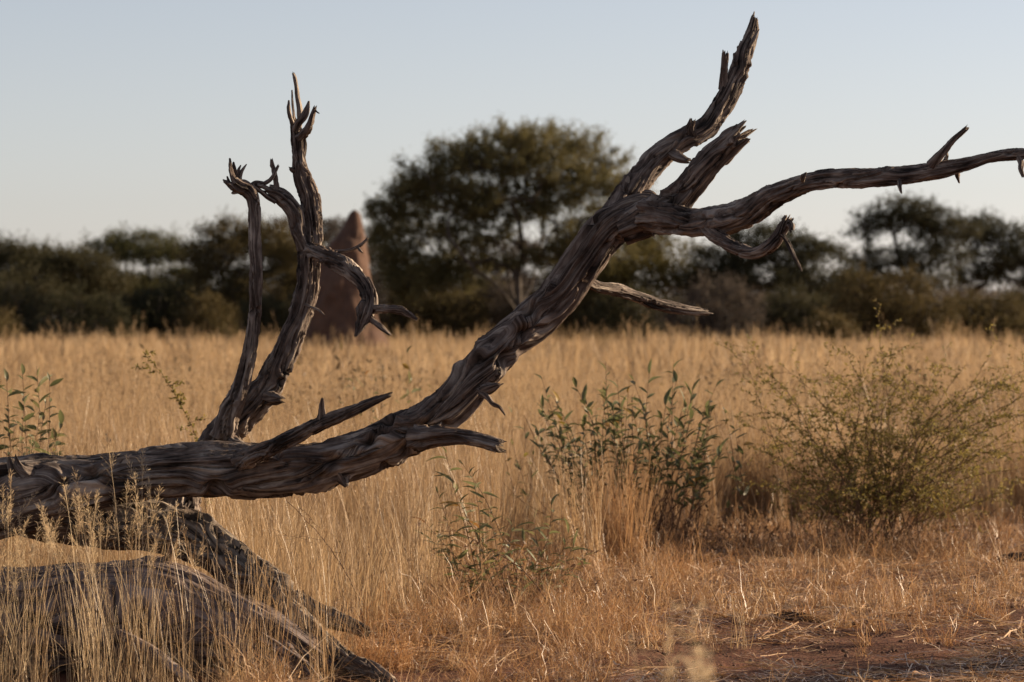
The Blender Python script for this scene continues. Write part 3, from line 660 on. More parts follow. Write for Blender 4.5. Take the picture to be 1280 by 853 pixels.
bush('dark scrub bush at the foot of the flat topped acacia', 205, 358, 65, 114, M_FOL_DARK, 209, 240)
bush('dark scrub bush at the foot of the dense low acacia', 105, 364, 70, 112, M_FOL_DARK, 210, 240)
bush('olive scrub bush at the end of the tree line', 10, 352, 70, 114, M_FOL_DARK, 211, 240)
bush('small yellowish bush at the edge of the grass by the tree line end', -5, 396, 36, 92, M_FOL_BROWN, 212, 90)
bush('small yellowish bush before the broad brown acacia', 265, 376, 34, 104, M_FOL_BROWN, 213, 120)
bush('dark scrub bush before the broad brown acacia', 350, 372, 50, 108, M_FOL_DARK, 214, 180)
bush('small rusty bush standing out under the dark thorn tree', 1035, 402, 26, 100, M_FOL_BROWN, 215, 80)

def distant_wood():
    rg = np.random.default_rng(77)
    n = 5200; x = rg.uniform(-60, 60, n); y = rg.uniform(165, 215, n)
    top = 2.2 + 1.9 * (0.5 + 0.5 * fbm(np.stack([x * 0.22, y * 0.1, x * 0], -1), 21, 3)) 
    z = top * rg.uniform(0.0, 1, n) ** 0.7
    V, Q = leaf_cloud(np.stack([x, y, z], -1), 50, (0.5, 0.5, 0.35), 0.20, rg)
    o = part('distant_wood', V, Q, None, M_FOL_GREY, None, False)
    tag(o, 'distant grey brown wood closing the field behind the acacias', 'woodland', None, 'stuff')
distant_wood()

# ------------------------------------------------------------------ grass: tufts scattered as stuff
def blades(rg, n, spread, h0, h1, lean, curve, w0, w1, k=5, kink=0.0, base_z=0.0):
    a = rg.uniform(0, 2 * math.pi, n); r = spread * np.sqrt(rg.random(n))
    p0 = np.stack([np.cos(a) * r, np.sin(a) * r, np.full(n, base_z)], -1)
    d = rg.normal(0, 1, (n, 2)); h = rg.uniform(h0, h1, n)
    t = np.linspace(0, 1, k)
    ln = rg.normal(0, lean, (n, 2)); cv = d * curve
    C = np.zeros((n, k, 3))
    C[..., :2] = p0[:, None, :2] + (ln[:, None] * t[None, :, None] + cv[:, None] * (t ** 2.2)[None, :, None]) * h[:, None, None]
    sag = 0.5 * np.linalg.norm(cv + ln, axis=1) ** 2
    C[..., 2] = p0[:, None, 2] + h[:, None] * (t[None] - (sag[:, None] * t[None] ** 2).clip(0, 0.5))
    if kink > 0:
        C[:, 1:] += rg.normal(0, kink, (n, k - 1, 3)) * h[:, None, None]
    wd = (w0 + (w1 - w0) * t)[None] * rg.uniform(0.7, 1.4, n)[:, None]
    sd = rg.normal(0, 1, (n, 3)); sd[:, 2] *= 0.15
    return C, wd, unit(sd)

def seed_head(bag, rg, tip, dirv, length, nsp, size, droop=0.4, openn=0.5):
    """a loose panicle: short side stalks each with a pointed spikelet"""
    u = rg.uniform(0, 1, nsp); base = tip + dirv * ((u - 0.8) * length)[:, None]
    out = unit(rg.normal(0, 1, (nsp, 3)) * openn + dirv * 0.8)
    sl = length * 0.28 * (1.1 - u) * rg.uniform(0.3, 1.3, nsp)
    p = base + out * sl[:, None]; dv = unit(out + np.array([0, 0, -droop]))
    sd = unit(np.cross(dv, rg.normal(0, 1, (nsp, 3))))
    L = size * rg.uniform(0.7, 1.4, nsp)
    C = np.stack([p, p + dv * (L * 0.45)[:, None], p + dv * L[:, None]], 1)
    V, Q = ribbons(C, np.stack([L * 0.05, L * 0.17, L * 0.03], 1), sd); bag.add(V, Q)
    C = np.stack([base, (base + p) / 2, p], 1)
    V, Q = ribbons(C, np.full((nsp, 3), size * 0.035), sd); bag.add(V, Q)

def tuft_variants(tagname, count, fn, mat, seed):
    col = bpy.data.collections.new(tagname + '_forms')
    for k in range(count):
        rg = np.random.default_rng(seed * 1000 + k); bag = Bag(); fn(bag, rg)
        v, q, t = bag.out()
        o = bpy.data.objects.new('%s_form_%02d' % (tagname, k), mesh_data(tagname + '_form', v, q, t, mat, True)); col.objects.link(o)
    return col, count

def f_tall(bag, rg):
    C, w, s = blades(rg, 20, 0.06, 0.35, 0.86, 0.08, 0.12, 0.0042, 0.0016, 6); V, Q = ribbons(C, w, s); bag.add(V, Q)
    C, w, s = blades(rg, 14, 0.08, 0.12, 0.5, 0.30, 0.40, 0.0036, 0.001, 6, 0.03); V, Q = ribbons(C, w, s); bag.add(V, Q)
    for _ in range(3):
        C, w, s = blades(rg, 1, 0.05, 0.7, 0.95, 0.06, 0.10, 0.0026, 0.0012, 6); V, Q = ribbons(C, w, s); bag.add(V, Q)
        seed_head(bag, rg, C[0, -1], unit(C[0, -1] - C[0, -2]), 0.13, 26, 0.011)
def f_stalk(bag, rg):
    C, w, s = blades(rg, 9, 0.10, 0.45, 0.95, 0.10, 0.08, 0.0042, 0.0018, 6); V, Q = ribbons(C, w, s); bag.add(V, Q)
    C, w, s = blades(rg, 9, 0.12, 0.1, 0.45, 0.3, 0.35, 0.0036, 0.001, 6, 0.02); V, Q = ribbons(C, w, s); bag.add(V, Q)
    C, w, s = blades(rg, 1, 0.05, 0.7, 0.9, 0.06, 0.10, 0.003, 0.0014, 6); V, Q = ribbons(C, w, s); bag.add(V, Q)
    seed_head(bag, rg, C[0, -1], unit(C[0, -1] - C[0, -2]), 0.16, 24, 0.016, 0.2)
def f_seed(bag, rg):
    C, w, s = blades(rg, 9, 0.05, 0.3, 0.7, 0.10, 0.14, 0.0032, 0.0012, 6); V, Q = ribbons(C, w, s); bag.add(V, Q)
    for _ in range(5):
        C, w, s = blades(rg, 1, 0.05, 0.60, 0.95, 0.07, 0.12, 0.0026, 0.0014, 6); V, Q = ribbons(C, w, s); bag.add(V, Q)
        seed_head(bag, rg, C[0, -1], unit(C[0, -1] - C[0, -2]), 0.17, 62, 0.015, 0.15, 0.42)
def f_field(bag, rg):
    C, w, s = blades(rg, 40, 0.13, 0.30, 0.80, 0.14, 0.18, 0.0070, 0.0035, 5); V, Q = ribbons(C, w, s); bag.add(V, Q)
    for _ in range(4):
        C, w, s = blades(rg, 1, 0.2, 0.65, 0.9, 0.06, 0.10, 0.004, 0.003, 4); V, Q = ribbons(C, w, s); bag.add(V, Q)
        seed_head(bag, rg, C[0, -1], unit(C[0, -1] - C[0, -2]), 0.16, 14, 0.022)
def f_far(bag, rg):
    C, w, s = blades(rg, 46, 0.36, 0.30, 0.82, 0.16, 0.16, 0.018, 0.010, 4); V, Q = ribbons(C, w, s); bag.add(V, Q)
def f_weed(bag, rg):
    C, w, s = blades(rg, 40, 0.3, 0.25, 0.75, 0.30, 0.25, 0.010, 0.006, 4, 0.03); V, Q = ribbons(C, w, s); bag.add(V, Q)
    V, Q = leaf_cloud(np.array([[0, 0, 0.45], [0.15, 0.1, 0.5], [-0.15, -0.05, 0.4]]), 40, (0.14, 0.14, 0.12), 0.05, rg); bag.add(V, Q)
def f_tangle(bag, rg):
    C, w, s = blades(rg, 26, 0.10, 0.12, 0.48, 0.45, 0.40, 0.0034, 0.0012, 7, 0.05); V, Q = ribbons(C, w, s); bag.add(V, Q)
    c = np.stack([rg.normal(0, 0.1, 8), rg.normal(0, 0.1, 8), rg.uniform(0.06, 0.3, 8)], -1)
    V, Q = leaf_cloud(c, 3, (0.04, 0.04, 0.04), 0.03, rg); bag.add(V, Q)
def f_clod(bag, rg):
    for _ in range(5):
        th = np.arange(7) / 7 * 6.283; c = np.array([rg.uniform(-0.1, 0.1), rg.uniform(-0.1, 0.1), 0]); r = rg.uniform(0.003, 0.010)
        rings = [np.stack([np.cos(th) * r * k, np.sin(th) * r * k, np.full(7, r * z)], -1) * rg.uniform(0.75, 1.2, (7, 1)) for k, z in ((1, 0), (0.95, 0.45), (0.5, 0.8), (0.05, 0.85))]
        bag.add(np.concatenate(rings) + c, grid_quads(4, 7))
def f_short(bag, rg):
    C, w, s = blades(rg, 30, 0.06, 0.05, 0.21, 0.42, 0.45, 0.0050, 0.0018, 5, 0.035); V, Q = ribbons(C, w, s); bag.add(V, Q)
    C, w, s = blades(rg, 4, 0.05, 0.16, 0.36, 0.25, 0.25, 0.0044, 0.002, 5, 0.02); V, Q = ribbons(C, w, s); bag.add(V, Q)
def f_mid(bag, rg):
    C, w, s = blades(rg, 22, 0.08, 0.10, 0.42, 0.34, 0.42, 0.0046, 0.0016, 7, 0.045); V, Q = ribbons(C, w, s); bag.add(V, Q)
    C, w, s = blades(rg, 16, 0.10, 0.10, 0.32, 0.7, 0.6, 0.0034, 0.0014, 7, 0.07); V, Q = ribbons(C, w, s); bag.add(V, Q)
def f_litter(bag, rg):
    n = 16; a = rg.uniform(0, 2 * math.pi, n); L = rg.uniform(0.05, 0.26, n)
    p = rg.uniform(-0.12, 0.12, (n, 3)); p[:, 2] = rg.uniform(0.004, 0.03, n)
    d = np.stack([np.cos(a), np.sin(a), rg.normal(0, 0.10, n)], -1)
    t = np.linspace(-0.5, 0.5, 4)
    C = p[:, None] + d[:, None] * (L[:, None] * t[None])[..., None]
    C[..., 2] = np.maximum(C[..., 2] + rg.normal(0, 0.006, C.shape[:2]), 0.003)
    sd = unit(np.stack([-d[:, 1], d[:, 0], rg.normal(0, 0.5, n)], -1))
    V, Q = ribbons(C, np.full((n, 4), 1.0) * rg.uniform(0.002, 0.0055, n)[:, None], sd); bag.add(V, Q)

def scatter(name, label, forms, xy, scl, rg, tilt=0.06, cat='grass', zoff=-0.01):
    col, cnt = forms; n = len(xy)
    z = ground_h(xy[:, 0], xy[:, 1]) + zoff
    me = bpy.data.meshes.new(name); me.vertices.add(n)
    me.vertices.foreach_set('co', np.stack([xy[:, 0], xy[:, 1], z], -1).astype(np.float32).ravel())
    a = me.attributes.new('rot', 'FLOAT_VECTOR', 'POINT')
    a.data.foreach_set('vector', np.stack([rg.normal(0, tilt, n), rg.normal(0, tilt, n), rg.uniform(0, 6.283, n)], -1).astype(np.float32).ravel())
    a = me.attributes.new('scl', 'FLOAT_VECTOR', 'POINT'); a.data.foreach_set('vector', np.asarray(scl, np.float32).ravel())
    a = me.attributes.new('pick', 'INT', 'POINT'); a.data.foreach_set('value', rg.integers(0, cnt, n).astype(np.int32))
    o = link(name, me); tag(o, label, cat, None, 'stuff')
    ng = bpy.data.node_groups.new(name, 'GeometryNodeTree')
    ng.interface.new_socket('Geometry', in_out='INPUT', socket_type='NodeSocketGeometry')
    ng.interface.new_socket('Geometry', in_out='OUTPUT', socket_type='NodeSocketGeometry')
    N = ng.nodes; L = ng.links
    gi = N.new('NodeGroupInput'); go = N.new('NodeGroupOutput'); ip = N.new('GeometryNodeInstanceOnPoints')
    ci = N.new('GeometryNodeCollectionInfo'); ci.inputs[0].default_value = col
    ci.inputs['Separate Children'].default_value = True; ci.inputs['Reset Children'].default_value = True
    def named(attr, typ):
        x = N.new('GeometryNodeInputNamedAttribute'); x.data_type = typ; x.inputs[0].default_value = attr; return x.outputs[0]
    er = N.new('FunctionNodeEulerToRotation'); L.new(named('rot', 'FLOAT_VECTOR'), er.inputs[0])
    L.new(gi.outputs[0], ip.inputs['Points']); L.new(ci.outputs[0], ip.inputs['Instance'])
    ip.inputs['Pick Instance'].default_value = True
    L.new(named('pick', 'INT'), ip.inputs['Instance Index']); L.new(er.outputs[0], ip.inputs['Rotation'])
    L.new(named('scl', 'FLOAT_VECTOR'), ip.inputs['Scale']); L.new(ip.outputs[0], go.inputs[0])
    md = o.modifiers.new('scatter', 'NODES'); md.node_group = ng
    return o

rg = np.random.default_rng(55)
TALL = tuft_variants('tall_tuft', 18, f_tall, M_GRASS, 1)
STALK = tuft_variants('stalk_tuft', 16, f_stalk, M_GRASS, 9)
SEED = tuft_variants('seeding_tuft', 12, f_seed, M_SEED, 2)
FIELD = tuft_variants('field_tuft', 14, f_field, M_FIELD, 3)
FAR = tuft_variants('far_tuft', 10, f_far, M_FIELD, 4)
WEED = tuft_variants('weed_tuft', 8, f_weed, M_WEED, 10)
TANGLE = tuft_variants('tangle', 10, f_tangle, M_TANGLE, 12)
CLOD = tuft_variants('clod', 8, f_clod, M_CLOD, 11)
SHORT = tuft_variants('short_tuft', 16, f_short, M_SHORT, 5)
MID = tuft_variants('tangled_tuft', 14, f_mid, M_SHORT, 6)
RUST = tuft_variants('rusty_tuft', 8, f_mid, M_RUST, 7)
LITTER = tuft_variants('straw', 12, f_litter, M_LITTER, 8)

def px_of(xy): return 640 + xy[:, 0] * FPX / xy[:, 1]
def wedge(n, y0, y1, half=0.205, power=2):
    """points over the ground that the lens takes in, with room at the sides"""
    u = rg.random(n); y = np.sqrt(y0 ** 2 + u * (y1 ** 2 - y0 ** 2)) if power == 2 else y0 + u * (y1 - y0)
    return np.stack([rg.uniform(-half, half, n) * y, y], -1)
def n2(xy, f, seed): return noise(np.stack([xy[:, 0] * f, xy[:, 1] * f, xy[:, 0] * 0], -1), seed)
def edge(y): return np.interp(y, [11, 12.9, 13.6, 15, 17, 19, 20.5, 22, 24, 26], [-0.95, -0.72, -0.60, -0.62, -0.32, 0.05, 0.22, 0.9, 3.0, 9])
def scl(n, lo, hi, v=0.0):
    s = rg.uniform(lo, hi, n); return np.stack([s, s, s * (1 + rg.normal(0, v, n))], -1)

# tall grass beside and behind the dead tree
xy = wedge(4000, 14.6, 27); d = edge(xy[:, 1]) - xy[:, 0] + 0.22 * n2(xy, 1.6, 31)
xy = xy[(d > 0) & (rg.random(len(xy)) < 0.72 + 0.75 * n2(xy, 1.3, 30))]
sc = scl(len(xy), 0.6, 1.0, 0.08) * (1 + 0.22 * n2(xy, 1.1, 29))[:, None]; scatter('tall_grass', 'tall straw coloured grass standing behind the fallen dead tree', TALL, xy, sc, rg, 0.10)
# thin screen of stalks before the logs
xy = wedge(900, 12.6, 14.3); px = px_of(xy); k = (xy[:, 0] < edge(xy[:, 1]) + 0.10 * n2(xy, 2, 33)) & (n2(xy, 1.7, 34) > -0.42) & (rg.random(len(xy)) < np.interp(px, [0, 150, 420, 520], [0.50, 0.36, 0.22, 0.14]))
xy = xy[k]; scatter('front_grass', 'thin screen of golden grass stalks in front of the thick grey log', STALK, xy, scl(len(xy), 0.45, 0.85, 0.05), rg, 0.08)
xy = wedge(190, 13.0, 14.2); px = px_of(xy); k = (px < 215) & (rg.random(len(xy)) < np.interp(px, [0, 130, 215], [0.9, 0.65, 0.12]))
xy = xy[k]; scatter('seeding_grass', 'pale seeding grass heads in front of the dead tree trunk', SEED, xy, scl(len(xy), 0.80, 1.0, 0.04), rg, 0.05)
xy = wedge(850, 14.75, 17.0); px = px_of(xy); xy = xy[(px < 300) & (rg.random(len(xy)) < 0.8)]
scatter('gap_grass', 'golden grass seen in the gap between the trunk and the thick grey log', TALL, xy, scl(len(xy), 0.42, 0.66, 0.06), rg, 0.10)
# open field
xy = wedge(7600, 23.5, 46); k = rg.random(len(xy)) < 0.75 + 0.7 * n2(xy, 0.7, 36); xy = xy[k]
scatter('field_grass', 'golden grass of the open field behind the shrubs', FIELD, xy, scl(len(xy), 0.6, 1.05, 0.08) * (1 + 0.38 * n2(xy, 0.55, 38))[:, None], rg, 0.10)
xy = wedge(14500, 44, 118, 0.20); k = rg.random(len(xy)) < 0.8 + 0.7 * n2(xy, 0.3, 37); xy = xy[k]
scatter('far_grass', 'golden grass stretching to the foot of the far trees', FAR, xy, scl(len(xy), 0.5, 1.15, 0.12) * (1 + 0.42 * n2(xy, 0.30, 39))[:, None], rg, 0.10)
xy = wedge(3200, 26, 112, 0.20, 1); k = (n2(xy * np.array([1, 0.55]), 0.33, 46) > 0.22); xy = xy[k]
scatter('dark_weeds', 'brown weedy patches standing among the golden field grass', WEED, xy, scl(len(xy), 0.7, 1.3, 0.15), rg, 0.15)
xy = wedge(900, 60, 116, 0.20); k = rg.random(len(xy)) < 0.5; xy = xy[k]
scatter('plume_grass', 'tall pale plumes rising above the far field grass', FIELD, xy, scl(len(xy), 1.1, 1.75, 0.1), rg, 0.12)
# short, broken and tangled grass on the open side
xy = wedge(5600, 12.4, 25.5); px = px_of(xy); d = xy[:, 0] - edge(xy[:, 1])
bare = np.clip((15.9 + 0.5 * n2(xy, 0.9, 41) - xy[:, 1]) / 0.8, 0, 1) * np.clip((px - 800 + 80 * n2(xy, 1.1, 45)) / 120, 0, 1)
k = (d > -0.15) & (rg.random(len(xy)) < np.clip(0.26 + 1.3 * n2(xy, 2.6, 40), 0.02, 1) * (1 - 0.72 * bare))
xs = xy[k]; scatter('short_grass', 'short broken brown grass on the open ground before the shrubs', SHORT, xs, scl(len(xs), 0.45, 0.95, 0.15), rg, 0.15)
xy = wedge(3500, 12.4, 24.5); px = px_of(xy); d = xy[:, 0] - edge(xy[:, 1])
bare = np.clip((16.6 + 0.4 * n2(xy, 0.9, 41) - xy[:, 1]) / 0.8, 0, 1) * np.clip((px - 760) / 120, 0, 1)
k = (d > -0.35) & (rg.random(len(xy)) < np.interp(px, [420, 700, 860, 1000, 1300], [0.5, 0.42, 0.2, 0.09, 0.09]) * (1 - bare) * (0.7 + 1.0 * n2(xy, 1.8, 42)))
xs = xy[k]; scatter('tangled_grass', 'tangled knee high dry grass between the log and the leafy shrub', MID, xs, scl(len(xs), 0.5, 1.0, 0.1), rg, 0.12)
xy = wedge(1100, 12.6, 23); px = px_of(xy); d = xy[:, 0] - edge(xy[:, 1])
k = (d > -0.1) & (d < 1.3) & (n2(xy, 1.1, 43) > 0.25); xs = xy[k]
scatter('rusty_grass', 'rust orange patches of tangled grass near the log end', RUST, xs, scl(len(xs), 0.4, 0.8, 0.1), rg, 0.15)
xy = wedge(7000, 12.2, 25); px = px_of(xy); d = xy[:, 0] - edge(xy[:, 1])
k = (d > -0.4) & (rg.random(len(xy)) < 0.55 + 0.6 * n2(xy, 1.2, 44)); xs = xy[k]
scatter('straw_litter', 'fallen straw scattered on the red soil', LITTER, xs, scl(len(xs), 0.6, 1.4), rg, 0.03, 'straw', 0.004)

xy = wedge(1500, 18.6, 22); px = px_of(xy); u = np.exp(-((px - 1090) / 130) ** 2 - ((xy[:, 1] - 20.4) / 0.6) ** 2) + np.exp(-((px - 830) / 95) ** 2 - ((xy[:, 1] - 20.2) / 0.55) ** 2)
xs = xy[rg.random(len(xy)) < u * 0.85]; scatter('brown_undergrowth', 'dark brown tangled undergrowth round the feet of the two shrubs', TANGLE, xs, scl(len(xs), 0.6, 1.15, 0.1), rg, 0.12, 'undergrowth')
xy = wedge(900, 15.2, 18.5); px = px_of(xy); u = np.exp(-((px - 625) / 90) ** 2 - ((xy[:, 1] - 16.6) / 0.8) ** 2)
xs = xy[rg.random(len(xy)) < u * 0.6]; scatter('brown_stems', 'brown tangled dry stems among the low narrow leaved shrub', TANGLE, xs, scl(len(xs), 0.6, 1.2, 0.1), rg, 0.12, 'undergrowth')
xy = wedge(1500, 12.2, 18); px = px_of(xy); xs = xy[(px > 700) & (rg.random(len(xy)) < 0.6)]
scatter('soil_clods', 'small clods of red earth lying on the bare soil', CLOD, xs, scl(len(xs), 0.5, 1.5), rg, 0.1, 'clods', -0.002)

# ------------------------------------------------------------------ leafy shrubs: every leaf its own piece
def leaf_mesh(name, L, w, fold, bend, mat, seed):
    n = 6; t = np.linspace(0, 1, n); hw = w * 0.5 * np.sin(np.pi * np.clip(t, 0.02, 0.985) ** 0.85) ** 0.8
    z = bend * L * (t ** 2) * -1
    mid = np.stack([t * 0, t * L, z], -1)
    l = mid + np.stack([-hw, t * 0, hw * fold], -1); r = mid + np.stack([hw, t * 0, hw * fold], -1)
    V = np.concatenate([l, mid, r]); i = np.arange(n - 1)
    Q = np.concatenate([np.stack([i, i + n, i + n + 1, i + 1], -1), np.stack([i + n, i + 2 * n, i + 2 * n + 1, i + n + 1], -1)])
    return mesh_data(name, V, Q, None, mat, True)

_i = np.arange(5)
LEAF_Q = np.concatenate([np.stack([_i, _i + 6, _i + 7, _i + 1], -1), np.stack([_i + 6, _i + 12, _i + 13, _i + 7], -1)])
def orient(d, roll, rg):
    """rotation taking +Y to d, leaf face roughly up"""
    d = Vector(d).normalized(); q = d.to_track_quat('Y', 'Z')
    return (q @ Quaternion((0, 1, 0), roll)).to_euler()

def leafy_shrub(name, label, base_px, base_py, Y, tips, leaves_per, L, w, seed, yellow=0.06, start=0.35, spread=0.10, stem_r=0.004, up=0.55, bare_stems=0):
    """tips: pixel spots (x, y) the stems reach"""
    rg = np.random.default_rng(seed)
    base = W(base_px, base_py, Y); base[2] = 0
    t = thing(name, label, 'shrub', base)
    meshes = [leaf_mesh('leaf', L * f, w * f * g_, rg.uniform(0.2, 0.9), rg.uniform(-0.1, 0.6), M_LEAF, k) for k, (f, g_) in enumerate([(1, 1), (0.85, 1.1), (1.15, 0.9), (0.7, 1.0), (1.0, 0.85), (0.9, 0.8), (0.6, 1.1), (1.05, 0.75)])]
    ym = [leaf_mesh('leaf', L * 0.9, w, 0.5, 0.4, M_LEAFY, 9)]
    rest = Bag(); total = len(tips) * leaves_per
    tips = list(tips) + [(base_px + rg.normal(0, 75), base_py - rg.uniform(70, 190)) for _ in range(bare_stems)]
    for n_, (tx, ty) in enumerate(tips):
        lp = leaves_per if n_ < len(tips) - bare_stems else 0
        dy = rg.uniform(-spread, spread) * 3.0
        end = W(tx, ty, Y + dy); b = base + np.array([rg.normal(0, spread), rg.normal(0, spread), -0.02]) 
        b[0] += (end[0] - base[0]) * 0.35
        m1 = b + (end - b) * 0.4 + np.array([rg.normal(0, 0.02), rg.normal(0, 0.02), 0.04]); m2 = b + (end - b) * 0.75 + rg.normal(0, 0.02, 3)
        C, _, s = resample([b, m1, m2, end], 0.03)
        v, q = simple_tube(C, np.linspace(stem_r, stem_r * 0.35, len(C)), 6)
        st = part('stem', v, q, None, M_STEM, t)
        az = rg.uniform(0, 6.28)
        for j in range(lp):
            u = start + (1 - start) * (j + rg.uniform(0, 0.6)) / leaves_per
            k = min(int(u * (len(C) - 1)), len(C) - 2); p = C[k]; tn = unit(C[k + 1] - C[k])
            az += 2.4; out = np.array([math.cos(az), math.sin(az), 0])
            d = unit(tn * up * rg.uniform(0.5, 1.5) + out * rg.uniform(0.5, 1.0) + np.array([0, 0, rg.uniform(-0.25, 0.3)]))
            if u > 0.96: d = unit(tn + out * 0.35)
            me = ym[0] if rg.random() < yellow else meshes[rg.integers(len(meshes))]
            eu = orient(d, rg.normal(0, 0.6), rg); sc_ = rg.uniform(0.55, 1.2)
            if total > 300 and rg.random() > 290 / total:
                mv = np.array([v_.co for v_ in me.vertices]) * sc_ @ np.array(eu.to_matrix()).T + p
                rest.add(mv, LEAF_Q); continue
            o = bpy.data.objects.new('leaf', me); COL.objects.link(o); o.parent = st
            o.location = Vector(p - base); o.rotation_euler = eu; o.scale = (sc_, sc_, sc_)
    if rest.n:
        v, q, _ = rest.out(); o = part('foliage', v, q, None, M_LEAF, t); o['kind'] = 'stuff'
    return t

rs = np.random.default_rng(300)
crown = [(676, 470), (757, 452), (842, 450), (897, 478), (812, 462), (715, 474), (788, 465), (868, 478)]
crown += [(x, np.interp(x, [670, 700, 757, 800, 842, 880, 910], [490, 485, 470, 480, 468, 500, 505]) + rs.uniform(0, 85)) for x in rs.uniform(668, 905, 48)]
leafy_shrub('leafy_shrub', 'upright leafy green shrub with many stems between trunk and thorn bush', 795, 700, 20.2, crown, 14, 0.096, 0.031, 301, 0.14, 0.46, 0.09, bare_stems=34)
leafy_shrub('leafy_shrub', 'low sprawling green shrub with narrow leaves before the orange grass tussock', 640, 768, 16.6,
    [(528, 650), (556, 560), (575, 575), (590, 590), (545, 610), (610, 640), (640, 650), (668, 640), (690, 625), (712, 660), (735, 690), (560, 690), (650, 700), (700, 720), (566, 600), (580, 640), (535, 672), (655, 672), (678, 690), (720, 678), (600, 700)],
    15, 0.100, 0.021, 302, 0.06, 0.3, 0.08, 0.003, 0.4)
leafy_shrub('leafy_shrub', 'glossy leafy shrub rising behind the thick end of the trunk', 22, 735, 18.2,
    [(8, 470), (28, 462), (46, 458), (62, 470), (-12, 476), (-30, 490), (78, 524), (58, 500), (30, 500), (70, 545), (10, 520)],
    16, 0.098, 0.036, 303, 0.04, 0.55, 0.07, 0.004, 0.3)
leafy_shrub('leafy_shrub', 'small single leafy seedling in the field behind the broken side branch', 510, 655, 24.5, [(508, 432), (514, 470), (500, 485)], 9, 0.085, 0.03, 304, 0.05, 0.4, 0.04, 0.003)
leafy_shrub('leafy_shrub', 'straggling leafy plant in the grass between uprights and seedling', 456, 662, 23.5, [(440, 462), (458, 454), (472, 468), (428, 480), (480, 486), (463, 490)], 6, 0.085, 0.026, 305, 0.12, 0.5, 0.06, 0.003)
leafy_shrub('leafy_shrub', 'slender leafy stems just beside the broken stub of the trunk', 650, 690, 20.5, [(640, 505), (655, 520), (668, 540), (628, 530)], 6, 0.085, 0.024, 306, 0.1, 0.4, 0.05, 0.003)
leafy_shrub('leafy_shrub', 'dark small leafy stems at the edge of the thorn bush', 925, 690, 20.6, [(902, 500), (915, 520), (930, 545), (905, 550)], 7, 0.085, 0.03, 307, 0.05, 0.4, 0.06, 0.003)

# ------------------------------------------------------------------ thorn bush and sprigs of small leaves
def shoots(bag_w, bag_l, rg, C, r0, r1, twig_every, twig_len, leaf, depth=0, dens=1.0):
    v, q = simple_tube(C, np.linspace(r0, r1, len(C)), 5); bag_w.add(v, q)
    n = len(C); acc = rg.uniform(0, twig_every)
    seglen = np.linalg.norm(np.diff(C, axis=0), axis=1)
    for k in range(1, n - 1):
        tn = unit(C[k + 1] - C[k]); frac = k / (n - 1)
        acc += seglen[k]
        if depth < 2 and frac > 0.22 and acc > twig_every:
            acc = 0
            d = unit(tn * 0.55 + unit(rg.normal(0, 1, 3)) * np.array([1, 1, 0.55]) * 0.9); L = twig_len * rg.uniform(0.5, 1.3) * (1.15 - 0.5 * frac)
            m = int(max(L / 0.03, 3)); c = C[k] + d * (np.linspace(0, L, m + 1)[:, None]) + rg.normal(0, 0.004, (m + 1, 3)) + np.array([0, 0, -0.12]) * (np.linspace(0, 1, m + 1)[:, None] ** 2) * L
            shoots(bag_w, bag_l, rg, c, max(r0 * (1 - frac) * 0.5, 0.0011), 0.0006, twig_every * 0.8, twig_len * 0.5, leaf, depth + 1, dens)
        if depth >= 1 or frac > 0.5:
            m = rg.poisson(2.4 * dens)
            if m:
                p = C[k] + tn * rg.uniform(-0.015, 0.015, (m, 1)); d = unit(rg.normal(0, 1, (m, 3)) + tn * 0.6 + np.array([0, 0, 0.2]))
                L = leaf * rg.uniform(0.6, 1.4, m); sd = unit(np.cross(d, rg.normal(0, 1, (m, 3))))
                V, Q = ribbons(np.stack([p, p + d * (L * 0.5)[:, None], p + d * L[:, None]], 1), np.stack([L * 0.1, L * 0.42, L * 0.12], 1), sd); bag_l.add(V, Q)

def thorn_bush(label, bx, Y, ends, seed, dens=1.0):
    rg = np.random.default_rng(seed)
    base = W(bx, 0, Y); base[2] = 0
    t = thing('thorn_bush', label, 'bush', base)
    for (x, y, dy) in ends:
        bw, bl = Bag(), Bag()
        e = W(x, y, Y + dy); b = base + rg.normal(0, 0.09, 3) * np.array([1.5, 1, 0]); b[2] = -0.02
        d = e - b
        m1 = b + np.array([d[0] * 0.22, d[1] * 0.25, d[2] * 0.38]) + rg.normal(0, 0.02, 3); m2 = b + np.array([d[0] * 0.6, d[1] * 0.6, d[2] * 0.78]) + rg.normal(0, 0.03, 3)
        C, _, s = resample([b, m1, m2, e], 0.03); C = C + rg.normal(0, 0.0035, C.shape)
        shoots(bw, bl, rg, C, 0.0062, 0.0012, 0.095, 0.38, 0.021, 0, dens)
        v, q, _ = bw.out(); st = part('stem', v, q, None, M_TWIG, t)
        v, q, _ = bl.out(); o = part('foliage', v, q, None, M_THORN, st); o['kind'] = 'stuff'

